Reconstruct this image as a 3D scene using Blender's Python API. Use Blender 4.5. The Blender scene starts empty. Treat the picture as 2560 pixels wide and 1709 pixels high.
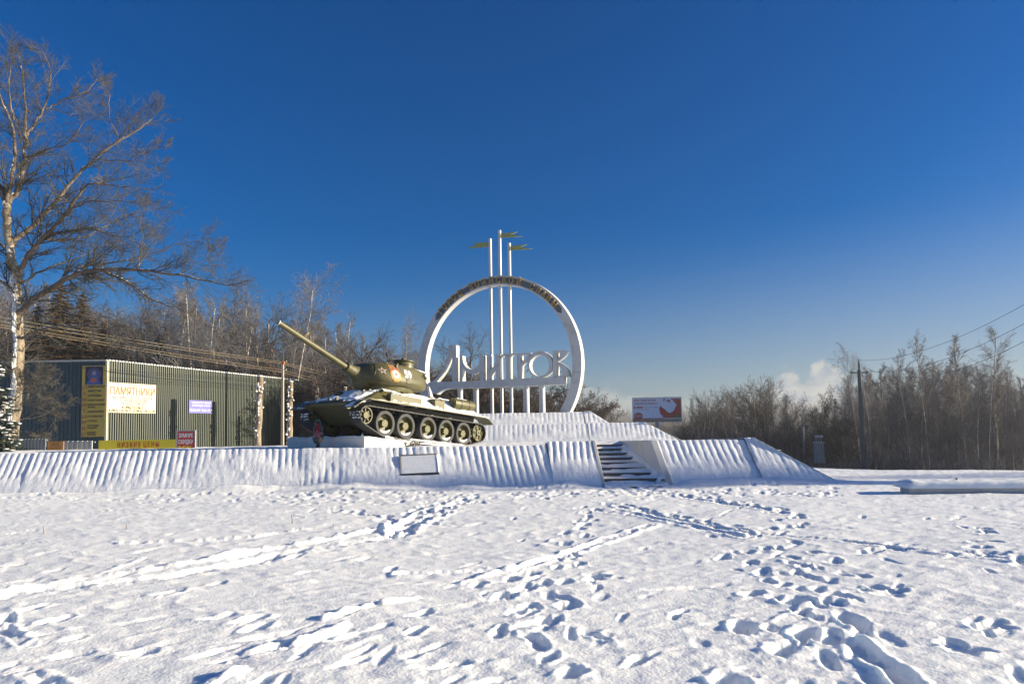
import bpy, bmesh, math, random
import numpy as np
from mathutils import Vector, Matrix
from mathutils.bvhtree import BVHTree
R = math.radians
scene = bpy.context.scene
COL = scene.collection

# ------------------------------------------------------------------ camera
F, W, H = 1707.0, 2560.0, 1709.0
PITCH, ROLL, SH = R(3.3), R(0.85), 127 / 2560
_fw = np.array([0, math.cos(PITCH), math.sin(PITCH)])
_r0 = np.array([1.0, 0, 0]); _u0 = np.cross(_r0, _fw)
_r = math.cos(ROLL) * _r0 - math.sin(ROLL) * _u0
_u = math.cos(ROLL) * _u0 + math.sin(ROLL) * _r0
EYE = np.array([0, 0, 1.6])
CX, CY = W / 2, H / 2 + SH * W
cam_d = bpy.data.cameras.new('camera')
cam = bpy.data.objects.new('camera', cam_d); COL.objects.link(cam)
cam_d.sensor_width = 36; cam_d.lens = 36 * F / W
cam_d.shift_y = SH
cam_d.clip_end = 6000; cam_d.clip_start = 0.1
M3 = Matrix(((_r[0], _u[0], -_fw[0]), (_r[1], _u[1], -_fw[1]), (_r[2], _u[2], -_fw[2])))
cam.matrix_world = Matrix.Translation(EYE) @ M3.to_4x4()
scene.camera = cam

def ray(px, py):
    return _r * (px - CX) / F + _u * (CY - py) / F + _fw
def at(px, py, Y):                       # world point seen at photo pixel (px,py) at distance Y
    d = ray(px, py); return EYE + d * (Y / d[1])
def gz(px, py, z=0.0):                   # world point on the level z
    d = ray(px, py); return EYE + d * ((z - 1.6) / d[2])

# ------------------------------------------------------------------ sky, sun, exposure
SUN_EL, SUN_AZ = 14.5, -1.0   # azimuth measured from +X towards +Y
scene.view_settings.view_transform = 'Standard'
scene.view_settings.look = 'None'
scene.view_settings.exposure = 1.1
scene.view_settings.gamma = 1.0
scene.view_settings.use_curve_mapping = False
world = bpy.data.worlds.new('World'); scene.world = world
world.use_nodes = True
wn, wl = world.node_tree.nodes, world.node_tree.links
wn.clear()
w_out = wn.new('ShaderNodeOutputWorld'); w_bg = wn.new('ShaderNodeBackground')
sky = wn.new('ShaderNodeTexSky'); sky.sky_type = 'NISHITA'; sky.sun_disc = False
sky.sun_elevation = R(SUN_EL); sky.sun_rotation = R(90 - SUN_AZ)
sky.altitude = 200; sky.air_density = 1.0; sky.dust_density = 1.6; sky.ozone_density = 5.0
w_bg.inputs['Strength'].default_value = 0.057
hsv = wn.new('ShaderNodeHueSaturation'); hsv.inputs['Saturation'].default_value = 1.36; hsv.inputs['Hue'].default_value = 0.511
hsv.inputs['Value'].default_value = 1.0
wl.new(sky.outputs[0], hsv.inputs['Color'])
# clouds: a cumulus bank low on the right, a thin grey stratus low in the middle
tc = wn.new('ShaderNodeTexCoord')
def vm(op, *ins):
    n = wn.new('ShaderNodeVectorMath'); n.operation = op
    for i, v in enumerate(ins):
        if hasattr(v, 'is_output'): wl.new(v, n.inputs[i])
        else: n.inputs[i].default_value = v
    return n
def mt(op, a, b=None, c=None, clamp=False):
    n = wn.new('ShaderNodeMath'); n.operation = op; n.use_clamp = clamp
    for i, v in enumerate((a, b, c)):
        if v is None: continue
        if hasattr(v, 'is_output'): wl.new(v, n.inputs[i])
        else: n.inputs[i].default_value = v
    return n.outputs[0]
sep = wn.new('ShaderNodeSeparateXYZ'); wl.new(tc.outputs['Generated'], sep.inputs[0])
az = mt('ARCTAN2', sep.outputs[0], sep.outputs[1])      # 0 ahead, + to the right
el = mt('ARCSINE', sep.outputs[2])
comb = wn.new('ShaderNodeCombineXYZ'); wl.new(az, comb.inputs[0]); wl.new(mt('MULTIPLY', el, 1.6), comb.inputs[1])
nz = wn.new('ShaderNodeTexNoise'); nz.inputs['Scale'].default_value = 34; nz.inputs['Detail'].default_value = 7
nz.inputs['Roughness'].default_value = 0.55
wl.new(comb.outputs[0], nz.inputs['Vector'])
def smooth(x, a, b):
    n = wn.new('ShaderNodeMapRange'); n.interpolation_type = 'SMOOTHSTEP'
    wl.new(x, n.inputs[0]); n.inputs[1].default_value = a; n.inputs[2].default_value = b
    return n.outputs[0]
nzm = mt('SUBTRACT', nz.outputs[0], 0.5)
# cumulus: top edge elevation as a bump around az ~ 0.39..0.47
def blob(a0, wdt, top):
    d = mt('DIVIDE', mt('SUBTRACT', az, a0), wdt)
    lim = mt('MULTIPLY', mt('SUBTRACT', 1.0, mt('MULTIPLY', d, d)), top)
    e = mt('ADD', mt('SUBTRACT', lim, el), mt('MULTIPLY', nzm, 0.045))
    return smooth(e, -0.002, 0.012)
c1 = mt('MAXIMUM', blob(0.385, 0.040, 0.084), blob(0.43, 0.050, 0.088))
c1 = mt('MAXIMUM', c1, blob(0.345, 0.05, 0.058))
c2 = mt('MULTIPLY', blob(0.10, 0.17, 0.068), 0.55)
comb2 = wn.new('ShaderNodeCombineXYZ'); wl.new(az, comb2.inputs[0]); wl.new(mt('MULTIPLY', el, 5.0), comb2.inputs[1])
nz2 = wn.new('ShaderNodeTexNoise'); nz2.inputs['Scale'].default_value = 9; nz2.inputs['Detail'].default_value = 5
wl.new(comb2.outputs[0], nz2.inputs['Vector'])
c3 = mt('MULTIPLY', mt('MULTIPLY', smooth(nz2.outputs[0], 0.45, 0.68), mt('SUBTRACT', 1.0, smooth(el, 0.035, 0.10))), 0.5)
veil = mt('MULTIPLY', mt('MULTIPLY', mt('SUBTRACT', 1.0, smooth(el, -0.02, 0.30)), mt('ADD', 0.30, mt('MULTIPLY', smooth(az, -0.3, 0.8), 0.7))), 0.62)
cm = mt('MAXIMUM', mt('MAXIMUM', mt('MAXIMUM', c1, c2), mt('MULTIPLY', c3, 0.5)), 0.0)
shade = smooth(nz.outputs[0], 0.35, 0.68)
mixc = wn.new('ShaderNodeMix'); mixc.data_type = 'RGBA'
wl.new(shade, mixc.inputs[0]); mixc.inputs[6].default_value = (3.4, 3.7, 4.2, 1); mixc.inputs[7].default_value = (6.0, 5.6, 5.0, 1)
mixs = wn.new('ShaderNodeMix'); mixs.data_type = 'RGBA'
mixv = wn.new('ShaderNodeMix'); mixv.data_type = 'RGBA'; wl.new(veil, mixv.inputs[0]); wl.new(hsv.outputs[0], mixv.inputs[6]); mixv.inputs[7].default_value = (3.5, 3.9, 4.4, 1)
wl.new(mt('MULTIPLY', cm, 0.7), mixs.inputs[0]); wl.new(mixv.outputs[2], mixs.inputs[6]); wl.new(mixc.outputs[2], mixs.inputs[7])
wl.new(mixs.outputs[2], w_bg.inputs['Color']); wl.new(w_bg.outputs[0], w_out.inputs[0])

sun_d = bpy.data.lights.new('sun', 'SUN'); sun_d.energy = 5.0; sun_d.angle = R(0.55)
sun_d.color = (1.0, 0.865, 0.63)
sun = bpy.data.objects.new('sun', sun_d); COL.objects.link(sun)
sd = Vector((math.cos(R(SUN_EL)) * math.cos(R(SUN_AZ)), math.cos(R(SUN_EL)) * math.sin(R(SUN_AZ)), math.sin(R(SUN_EL))))
sun.rotation_euler = sd.to_track_quat('Z', 'Y').to_euler()

# ------------------------------------------------------------------ helpers: objects
def tag(o, label=None, cat=None, group=None, kind=None):
    if label: o['label'] = label
    if cat: o['category'] = cat
    if group: o['group'] = group
    if kind: o['kind'] = kind
    return o
def empty(name, loc=(0, 0, 0), rz=0.0, **k):
    o = bpy.data.objects.new(name, None); COL.objects.link(o)
    o.location = loc; o.rotation_euler = (0, 0, rz); o.empty_display_size = 0.3
    return tag(o, **k)
def link(name, me, parent=None, **k):
    o = bpy.data.objects.new(name, me); COL.objects.link(o)
    if parent is not None: o.parent = parent
    return tag(o, **k)
def copy_tree(o, parent=None):
    c = o.copy(); COL.objects.link(c); c.parent = parent
    for ch in list(o.children): copy_tree(ch, c)
    return c

class MB:
    def __init__(s): s.v = []; s.f = []
    def add(s, vs, fs):
        n = len(s.v); s.v.extend([tuple(float(c) for c in p) for p in vs]); s.f.extend([tuple(i + n for i in f) for f in fs]); return s
    def box(s, c, d, m=None):
        x, y, z = d[0] / 2, d[1] / 2, d[2] / 2
        vs = [Vector((a * x, b * y, e * z)) for a in (-1, 1) for b in (-1, 1) for e in (-1, 1)]
        if m is not None: vs = [m @ v for v in vs]
        vs = [v + Vector(c) for v in vs]
        return s.add(vs, [(0, 1, 3, 2), (4, 6, 7, 5), (0, 4, 5, 1), (2, 3, 7, 6), (0, 2, 6, 4), (1, 5, 7, 3)])
    def tube(s, pts, rad, n=8, cap=True):
        pts = [Vector(p) for p in pts]
        if not hasattr(rad, '__len__'): rad = [rad] * len(pts)
        vs, fs = [], []; prev = None
        for i, p in enumerate(pts):
            t = (pts[min(i + 1, len(pts) - 1)] - pts[max(i - 1, 0)]).normalized()
            if prev is None:
                a = Vector((0, 0, 1)) if abs(t.z) < .9 else Vector((1, 0, 0))
                a = (a - t * a.dot(t)).normalized()
            else:
                a = (prev - t * prev.dot(t)); a = a.normalized() if a.length > 1e-6 else t.orthogonal().normalized()
            prev = a; b = t.cross(a)
            for k in range(n):
                th = 2 * math.pi * k / n
                vs.append(p + (a * math.cos(th) + b * math.sin(th)) * rad[i])
        for i in range(len(pts) - 1):
            for k in range(n):
                k2 = (k + 1) % n
                fs.append((i * n + k, i * n + k2, (i + 1) * n + k2, (i + 1) * n + k))
        if cap:
            fs.append(tuple(range(n))[::-1]); fs.append(tuple((len(pts) - 1) * n + k for k in range(n)))
        return s.add(vs, fs)
    def lathe(s, prof, o=(0, 0, 0), axis='z', n=24, m=None, cap=True):   # prof: (radius, height)
        vs, fs = [], []
        for r_, h in prof:
            for k in range(n):
                a = 2 * math.pi * k / n
                p = (r_ * math.cos(a), r_ * math.sin(a), h)
                if axis == 'y': p = (p[0], p[2], -p[1])
                if axis == 'x': p = (p[2], p[0], p[1])
                p = Vector(p)
                if m is not None: p = m @ p
                vs.append(p + Vector(o))
        for i in range(len(prof) - 1):
            for k in range(n):
                k2 = (k + 1) % n
                fs.append((i * n + k, i * n + k2, (i + 1) * n + k2, (i + 1) * n + k))
        closed = (not cap) or tuple(prof[0]) == tuple(prof[-1])
        if not closed and prof[0][0] > 1e-4: fs.append(tuple(range(n))[::-1])
        if not closed and prof[-1][0] > 1e-4: fs.append(tuple((len(prof) - 1) * n + k for k in range(n)))
        return s.add(vs, fs)
    def prism(s, poly, ax, ay, az_, o, d0, d1):          # poly (a,b) in axes ax,ay, extruded along az_
        n = len(poly); ax, ay, az_, o = map(Vector, (ax, ay, az_, o))
        vs = [o + ax * a + ay * b + az_ * d0 for a, b in poly] + [o + ax * a + ay * b + az_ * d1 for a, b in poly]
        fs = [tuple(range(n))[::-1], tuple(range(n, 2 * n))] + [(i, (i + 1) % n, (i + 1) % n + n, i + n) for i in range(n)]
        return s.add(vs, fs)
    def mesh(s, name, mat=None, smooth=35, fix=True):
        me = bpy.data.meshes.new(name); me.from_pydata(s.v, [], s.f); me.update()
        if fix:
            bm = bmesh.new(); bm.from_mesh(me)
            bmesh.ops.remove_doubles(bm, verts=bm.verts, dist=1e-5)
            bmesh.ops.recalc_face_normals(bm, faces=bm.faces); bm.to_mesh(me); bm.free()
        if smooth:
            me.shade_smooth(); me.set_sharp_from_angle(angle=R(smooth))
        if mat: me.materials.append(mat)
        return me
    def build(s, name, mat, parent=None, smooth=35, bevel=0, fix=True, **k):
        o = link(name, s.mesh(name, mat, smooth, fix), parent, **k)
        if bevel:
            b = o.modifiers.new('bevel', 'BEVEL'); b.width = bevel; b.segments = 2; b.limit_method = 'ANGLE'; b.angle_limit = R(40)
        return o

def np_mesh(name, V, Q, mat=None, smooth=True):
    me = bpy.data.meshes.new(name)
    V = np.ascontiguousarray(V, dtype=np.float32); Q = np.ascontiguousarray(Q, dtype=np.int32)
    nq, k = Q.shape
    me.vertices.add(len(V)); me.vertices.foreach_set('co', V.ravel())
    me.loops.add(nq * k); me.loops.foreach_set('vertex_index', Q.ravel())
    me.polygons.add(nq); me.polygons.foreach_set('loop_start', np.arange(0, nq * k, k, dtype=np.int32))
    me.polygons.foreach_set('loop_total', np.full(nq, k, dtype=np.int32))
    me.update(calc_edges=True); me.validate()
    if smooth: me.shade_smooth()
    if mat: me.materials.append(mat)
    return me
def grid_quads(nr, nc, keep=None):
    i = np.arange(nr * nc).reshape(nr, nc)
    q = np.stack([i[:-1, :-1], i[:-1, 1:], i[1:, 1:], i[1:, :-1]], -1).reshape(-1, 4)
    if keep is not None:
        k = keep[:-1, :-1] | keep[:-1, 1:] | keep[1:, 1:] | keep[1:, :-1]
        q = q[k.ravel()]
    return q

# numpy value noise
def _h(ix, iy, s):
    n = (ix * 374761393 + iy * 668265263 + s * 974634777) & 0xffffffff
    n = ((n ^ (n >> 13)) * 1274126177) & 0xffffffff
    n = ((n ^ (n >> 16)) * 2246822519) & 0xffffffff
    return ((n ^ (n >> 15)) & 0xffffff) / float(0xffffff)
def vnoise(x, y, s=0):
    x = np.asarray(x, dtype=np.float64); y = np.asarray(y, dtype=np.float64)
    ix = np.floor(x).astype(np.int64); iy = np.floor(y).astype(np.int64)
    fx = x - ix; fy = y - iy
    fx = fx * fx * fx * (fx * (fx * 6 - 15) + 10); fy = fy * fy * fy * (fy * (fy * 6 - 15) + 10)
    a = _h(ix, iy, s); b = _h(ix + 1, iy, s); c = _h(ix, iy + 1, s); d = _h(ix + 1, iy + 1, s)
    return (a + (b - a) * fx) * (1 - fy) + (c + (d - c) * fx) * fy - 0.5
def fbm(x, y, s=0, o=4, g=0.5):
    t = 0; a = 1.0
    for i in range(o):
        t = t + a * vnoise(x * 2 ** i, y * 2 ** i, s + i * 17); a *= g
    return t
def sst(x, a, b):
    t = np.clip((x - a) / (b - a), 0, 1); return t * t * (3 - 2 * t)

# ------------------------------------------------------------------ materials
def mat(name, c1, c2=None, rough=0.6, scale=4.0, bump=0.0, bscale=None, metal=0.0, stretch=None, ramp=(0.35, 0.65), spec=0.5, detail=6):
    m = bpy.data.materials.new(name); m.use_nodes = True
    nt = m.node_tree; N, L = nt.nodes, nt.links
    b = N['Principled BSDF']; b.inputs['Roughness'].default_value = rough; b.inputs['Metallic'].default_value = metal
    b.inputs['Specular IOR Level'].default_value = spec
    b.inputs['Base Color'].default_value = (*c1, 1)
    tcn = N.new('ShaderNodeTexCoord'); mp = N.new('ShaderNodeMapping'); L.new(tcn.outputs['Object'], mp.inputs[0])
    if stretch: mp.inputs['Scale'].default_value = stretch
    if c2 is not None:
        n = N.new('ShaderNodeTexNoise'); n.inputs['Scale'].default_value = scale; n.inputs['Detail'].default_value = detail
        n.inputs['Roughness'].default_value = 0.62
        L.new(mp.outputs[0], n.inputs['Vector'])
        r_ = N.new('ShaderNodeValToRGB'); r_.color_ramp.elements[0].position = ramp[0]; r_.color_ramp.elements[1].position = ramp[1]
        r_.color_ramp.elements[0].color = (*c1, 1); r_.color_ramp.elements[1].color = (*c2, 1)
        L.new(n.outputs[0], r_.inputs[0]); L.new(r_.outputs[0], b.inputs['Base Color'])
    if bump:
        n2 = N.new('ShaderNodeTexNoise'); n2.inputs['Scale'].default_value = bscale or scale * 4; n2.inputs['Detail'].default_value = 5
        L.new(mp.outputs[0], n2.inputs['Vector'])
        bp = N.new('ShaderNodeBump'); bp.inputs['Distance'].default_value = bump; bp.inputs['Strength'].default_value = 1
        L.new(n2.outputs[0], bp.inputs['Height']); L.new(bp.outputs[0], b.inputs['Normal'])
    return m
M = {}
M['snow'] = mat('snow', (0.87, 0.895, 0.90), (0.91, 0.925, 0.925), 0.55, 1.2, 0.010, 42)
M['snow_wall'] = mat('snow on concrete', (0.80, 0.82, 0.85), (0.90, 0.91, 0.93), 0.6, 5, 0.013, 38)
M['white_concrete'] = mat('white painted concrete', (0.40, 0.39, 0.375), (0.55, 0.55, 0.545), 0.65, 1.1, 0.004, 30, stretch=(1.6, 1.6, .3), ramp=(.28, .5))
M['cream_concrete'] = mat('cream plaster', (0.62, 0.57, 0.50), (0.72, 0.68, 0.62), 0.75, 3, 0.004, 30, stretch=(1, 1, .3))
M['raw_concrete'] = mat('bare concrete', (0.20, 0.19, 0.17), (0.33, 0.31, 0.28), 0.85, 8, 0.01, 40)
M['dark_step'] = mat('dark step edge', (0.045, 0.045, 0.045), (0.09, 0.09, 0.085), 0.7, 9, 0.004, 40)  # dark tone over the whole step
M['tank'] = mat('olive army paint', (0.062, 0.057, 0.016), (0.112, 0.10, 0.034), 0.48, 3.2, 0.004, 22, ramp=(0.3, 0.75))
M['tank_cast'] = mat('olive paint on cast armour', (0.062, 0.057, 0.018), (0.118, 0.104, 0.042), 0.5, 2.3, 0.012, 14, ramp=(0.3, 0.72))
M['wheel'] = mat('olive paint with sunlit yellow', (0.045, 0.048, 0.012), (0.10, 0.088, 0.016), 0.5, 6, 0.002, 20)  # hull green again, with the yellow of sunlight mixed into the colour
M['rubber'] = mat('grey weathered rubber', (0.03, 0.032, 0.034), (0.055, 0.058, 0.06), 0.75, 8, 0.003, 30)
M['track'] = mat('blackened track steel', (0.012, 0.013, 0.016), (0.04, 0.04, 0.045), 0.6, 9, 0.004, 40)
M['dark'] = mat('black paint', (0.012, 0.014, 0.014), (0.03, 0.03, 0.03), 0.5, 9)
M['white_paint'] = mat('white paint', (0.72, 0.72, 0.70), (0.8, 0.8, 0.78), 0.5, 20)
M['badge_red'] = mat('faded red paint', (0.22, 0.06, 0.035), (0.30, 0.11, 0.06), 0.6, 30)
M['badge_gold'] = mat('ochre paint', (0.36, 0.18, 0.045), (0.48, 0.30, 0.10), 0.6, 40)
M['brass'] = mat('tarnished brass', (0.42, 0.27, 0.08), (0.6, 0.42, 0.16), 0.35, 12, metal=0.3)
M['flag'] = mat('gilded sheet metal', (0.42, 0.36, 0.08), (0.55, 0.47, 0.14), 0.35, 5, metal=0.5)
M['steel_blue'] = mat('dark grey granite band', (0.075, 0.095, 0.125), (0.11, 0.13, 0.165), 0.45, 6)
M['green_metal'] = mat('green corrugated steel', (0.028, 0.046, 0.038), (0.07, 0.085, 0.058), 0.45, 1.6, stretch=(1, 1, .12), ramp=(.25, .75))
M['shaded_metal'] = mat('corrugated steel with blue shade', (0.018, 0.045, 0.06), (0.028, 0.065, 0.08), 0.45, 2, stretch=(1, 1, .12))  # darker shed cladding, blue shade of the unlit wall put into its colour
M['grey_metal'] = mat('galvanised sheet', (0.30, 0.32, 0.33), (0.42, 0.42, 0.40), 0.5, 2, stretch=(1, 1, .1))
M['pole'] = mat('concrete pole', (0.36, 0.30, 0.22), (0.46, 0.40, 0.31), 0.85, 6, 0.003, 30)
M['dark_pole'] = mat('tarred pole', (0.035, 0.05, 0.06), (0.06, 0.075, 0.08), 0.8, 6)
M['wire'] = mat('aluminium wire', (0.24, 0.19, 0.12), rough=0.5)
M['dark_wire'] = mat('dark wire', (0.03, 0.04, 0.06), rough=0.6)
M['bark'] = mat('grey brown bark', (0.16, 0.12, 0.085), (0.33, 0.27, 0.20), 0.85, 5, 0.02, 18, stretch=(1, 1, .35))
M['aspen'] = mat('pale mottled bark', (0.17, 0.13, 0.085), (0.38, 0.32, 0.24), 0.8, 3.2, 0.02, 14, stretch=(1, 1, .5))
M['birch'] = mat('birch bark', (0.07, 0.06, 0.05), (0.50, 0.46, 0.41), 0.7, 2.4, 0.0, stretch=(1, 1, .8), ramp=(0.36, 0.44))
M['branch'] = mat('branch bark', (0.11, 0.08, 0.06), (0.22, 0.17, 0.13), 0.85, 3)
M['twig_brown'] = mat('brown twigs', (0.05, 0.04, 0.034), (0.095, 0.078, 0.067), 0.9, .35)
M['twig_grey'] = mat('frosted grey twigs', (0.10, 0.094, 0.096), (0.20, 0.188, 0.19), 0.9, .35)
M['twig_tan'] = mat('tan twigs', (0.06, 0.056, 0.046), (0.115, 0.107, 0.09), 0.9, .6)
M['twig_dark'] = mat('dark twigs', (0.036, 0.032, 0.032), (0.08, 0.07, 0.066), 0.9, .4)
M['needles'] = mat('spruce needles', (0.010, 0.022, 0.018), (0.03, 0.05, 0.032), 0.8, 2)
M['needles_brown'] = mat('browned spruce needles', (0.03, 0.03, 0.012), (0.12, 0.06, 0.022), 0.85, .5)
M['dead_leaf'] = mat('dead leaves', (0.10, 0.05, 0.022), (0.2, 0.10, 0.05), 0.85, 2)
M['yellow_board'] = mat('yellow sign board', (0.66, 0.55, 0.02), (0.7, 0.58, 0.03), 0.5, 1)
M['ochre_board'] = mat('ochre sign board', (0.52, 0.36, 0.04), (0.58, 0.42, 0.07), 0.5, 1)
M['cream_board'] = mat('cream sign board', (0.72, 0.60, 0.36), (0.76, 0.65, 0.42), 0.55, 1)
M['blue_board'] = mat('violet blue sign board', (0.10, 0.10, 0.38), rough=0.5)
M['red_board'] = mat('red sign board', (0.5, 0.03, 0.03), rough=0.5)
M['orange_board'] = mat('orange sign board', (0.48, 0.22, 0.06), rough=0.6)
M['navy'] = mat('navy print', (0.012, 0.015, 0.07), rough=0.6)
M['black'] = mat('black print', (0.02, 0.018, 0.015), rough=0.6)
M['red'] = mat('red print', (0.46, 0.03, 0.025), rough=0.6)
M['dull_red'] = mat('faded red print', (0.42, 0.13, 0.10), rough=0.6)
M['dull_blue'] = mat('faded blue print', (0.20, 0.22, 0.36), rough=0.6)
M['grey_print'] = mat('grey print', (0.25, 0.28, 0.4), rough=0.6)
M['bill_blue'] = mat('pale blue poster', (0.78, 0.83, 0.92), rough=0.5)
M['bill_red'] = mat('deep red poster print', (0.42, 0.015, 0.012), (0.5, 0.03, 0.02), rough=0.5, scale=1)
M['bill_gold'] = mat('dull gold poster print', (0.30, 0.26, 0.16), rough=0.5)
M['yellow_print'] = mat('yellow print', (0.75, 0.5, 0.02), rough=0.5)
M['skin_print'] = mat('pale print', (0.35, 0.28, 0.26), rough=0.6)
M['glow_print'] = mat('dusky violet print', (0.11, 0.06, 0.14), rough=0.6)
M['blue_print'] = mat('blue print', (0.03, 0.12, 0.35), rough=0.6)
M['wall_grey'] = mat('grey sheet wall', (0.16, 0.18, 0.19), (0.20, 0.22, 0.22), 0.6, 2)
M['brick'] = mat('orange brick', (0.26, 0.12, 0.08), (0.32, 0.16, 0.11), 0.8, .5)
M['pane'] = mat('dark window glass', (0.04, 0.05, 0.07), rough=0.15)
M['urn'] = mat('black cast iron', (0.015, 0.016, 0.018), (0.05, 0.05, 0.055), 0.45, 9)
M['teal'] = mat('teal tinsel', (0.03, 0.11, 0.12), (0.07, 0.20, 0.21), 0.6, 20)
M['fl_red'] = mat('dark red flower', (0.14, 0.012, 0.02), (0.22, 0.02, 0.04), 0.7, 20)
M['fl_pink'] = mat('pink flower', (0.34, 0.10, 0.15), (0.42, 0.18, 0.22), 0.7, 20)
M['leaf'] = mat('plastic leaf', (0.04, 0.12, 0.03), rough=0.5)
M['grey_stone'] = mat('grey stone', (0.38, 0.39, 0.40), (0.48, 0.48, 0.48), 0.8, 5)
M['lamp_metal'] = mat('lamp housing', (0.35, 0.27, 0.14), rough=0.4, metal=0.3)
M['rust'] = mat('rusty clamp', (0.35, 0.12, 0.03), rough=0.8)

for k_ in ('snow', 'snow_wall'):      # light bleeds a few centimetres through snow
    b_ = M[k_].node_tree.nodes['Principled BSDF']
    b_.inputs['Subsurface Weight'].default_value = 0.75 if k_ == 'snow' else 0.4
    b_.inputs['Subsurface Radius'].default_value = (0.8, 0.9, 1.0)
    b_.inputs['Subsurface Scale'].default_value = 0.07
# ------------------------------------------------------------------ text
_txt = {}
def text_mesh(body, size, mt_, depth=0.003, bold=0.0, align='CENTER', stretch=1.0):
    cu = bpy.data.curves.new('t', 'FONT'); cu.body = body; cu.size = size
    cu.align_x = align; cu.align_y = 'CENTER'; cu.extrude = depth; cu.offset = bold; cu.resolution_u = 3
    o = bpy.data.objects.new('t', cu); COL.objects.link(o)
    bpy.context.view_layer.update()
    dg = bpy.context.evaluated_depsgraph_get()
    me = bpy.data.meshes.new_from_object(o.evaluated_get(dg))
    bpy.data.objects.remove(o); bpy.data.curves.remove(cu)
    me.name = 'lettering'
    if stretch != 1.0:
        me.transform(Matrix.Diagonal((stretch, 1, 1, 1)))
    me.materials.clear(); me.materials.append(mt_)
    return me
def outline_mesh(name, loops, depth, mt_):       # loops of 2-D points, holes allowed; extruded +-depth
    cu = bpy.data.curves.new('t', 'CURVE'); cu.dimensions = '2D'; cu.fill_mode = 'BOTH'; cu.extrude = depth
    for lp in loops:
        sp = cu.splines.new('POLY'); sp.points.add(len(lp) - 1)
        for i, p in enumerate(lp): sp.points[i].co = (p[0], p[1], 0, 1)
        sp.use_cyclic_u = True
    o = bpy.data.objects.new('t', cu); COL.objects.link(o)
    bpy.context.view_layer.update()
    dg = bpy.context.evaluated_depsgraph_get()
    me = bpy.data.meshes.new_from_object(o.evaluated_get(dg))
    bpy.data.objects.remove(o); bpy.data.curves.remove(cu)
    me.name = name; me.materials.clear(); me.materials.append(mt_)
    return me
# ================================================================== THE GROUND
rng = np.random.RandomState(7)
def base_h(x, y):
    z = -0.034 * np.clip(y - 23, 0, 52) * sst(x, 2, 14)
    z = z - 0.047 * np.clip(x - 13, 0, 40) * sst(y, 20, 42)
    z = z - 0.9 * sst(x, 2, 14) * sst(y, 80, 200) 
    z = z + 0.10 * fbm(x * .12, y * .12, 3, 3) * sst(y, 2, 10)
    return z
# trails, given as photo pixels of their course over the snow
def poly_world(pts): return [gz(*p)[:2] for p in pts]
z8 = lambda x, y: (1280 + x * .545, 1200 + y * .545)
z7 = lambda x, y: (x * .545, 1200 + y * .545)
prints = []   # x,y,ang,len,wid,depth
def add_print(p, ang, L=.30, Wd=.13, d=.09): prints.append((p[0], p[1], ang, L, Wd, d))
def trail(pts, step=.33, spread=.16, n=1, L=.3, Wd=.13, d=.085, jit=.12):
    P = [np.array(q) for q in poly_world(pts)]
    for a, b in zip(P[:-1], P[1:]):
        ln = np.linalg.norm(b - a); k = max(1, int(ln / step)); dr = (b - a) / max(ln, 1e-6); nr = np.array([-dr[1], dr[0]])
        for i in range(k):
            for _ in range(n):
                s_ = 1 if (i % 2) else -1
                p = a + dr * (i + rng.uniform(-.3, .3)) * ln / k + nr * (s_ * spread + rng.uniform(-jit, jit))
                add_print(p, math.atan2(dr[1], dr[0]) + rng.uniform(-.35, .35), L * rng.uniform(.8, 1.25), Wd * rng.uniform(.85, 1.3), 1.15 * d * rng.uniform(.6, 1.25))
# big trail on the right
trail([z8(1560, 900), z8(1440, 780), z8(1390, 640), z8(1400, 520), z8(1390, 450), z8(1330, 400)], .25, .17, 2, .25, .115, .055, .14)
trail([z8(1330, 720), z8(1290, 560), z8(1250, 430), z8(1190, 350), z8(1090, 290)], .30, .2, 1, .27, .13, .055)
trail([z8(1470, 430), z8(1400, 370), z8(1310, 330), z8(1200, 280), z8(1130, 240)], .31, .2, 2, .26, .12, .055)
trail([z8(1130, 420), z8(1080, 370), z8(1000, 290)], .4, .15, 1)
trail([z8(1200, 240), z8(1270, 200), z8(1270, 165), z8(1180, 135), z8(1020, 110), z8(860, 85), z8(650, 60), z8(450, 40)], .33, .12, 2, .28, .13, .065)
trail([z8(1150, 245), z8(1000, 215), z8(850, 190), z8(720, 165), z8(560, 135), z8(420, 110)], .28, .08, 2, .36, .12, .055)
for p, a, l, w_, d_ in [((1060, 665), 1.3, .40, .22, .16), ((1570, 640), 1.35, .50, .17, .14), ((1240, 775), 1.0, .34, .22, .13), ((1300, 545), .9, .34, .25, .13),
                        ((1095, 512), .6, .28, .17, .1), ((1000, 925), 1.3, .3, .22, .13), ((1350, 700), 1.2, .36, .2, .14),
                        ((1460, 730), 1.2, .4, .2, .14), ((285, 880), 1.0, .24, .17, .09), ((165, 810), 1.2, .26, .13, .08), ((2200, 345), .2, .5, .2, .08),
                        ((790, 485), .1, .7, .12, .05), ((580, 820), .8, .3, .12, .07), ((400, 710), 2.2, .3, .1, .07)]:
    add_print(gz(*z8(*p)), a, l, w_, d_)
# middle trail
trail([z8(60, 740), z8(60, 640), z8(150, 560), z8(150, 520), z8(120, 450), z8(180, 400)], .24, .17, 2, .26, .13, .06, .14)
trail([z8(60, 560), z8(40, 480), z8(90, 420)], .3, .13, 2, .27, .13, .075)
trail([z8(330, 430), z8(400, 420), z8(500, 425)], .27, .1, 2, .28, .13, .075)
trail([z8(290, 370), z8(280, 300), z8(290, 250), z8(300, 200), z8(350, 165), z8(340, 120)], .36, .1, 2, .27, .13, .065)
trail([z8(200, 340), z8(60, 410), z8(-60, 470), z8(-200, 560)], .35, .12, 1, .27, .13, .055)
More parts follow.
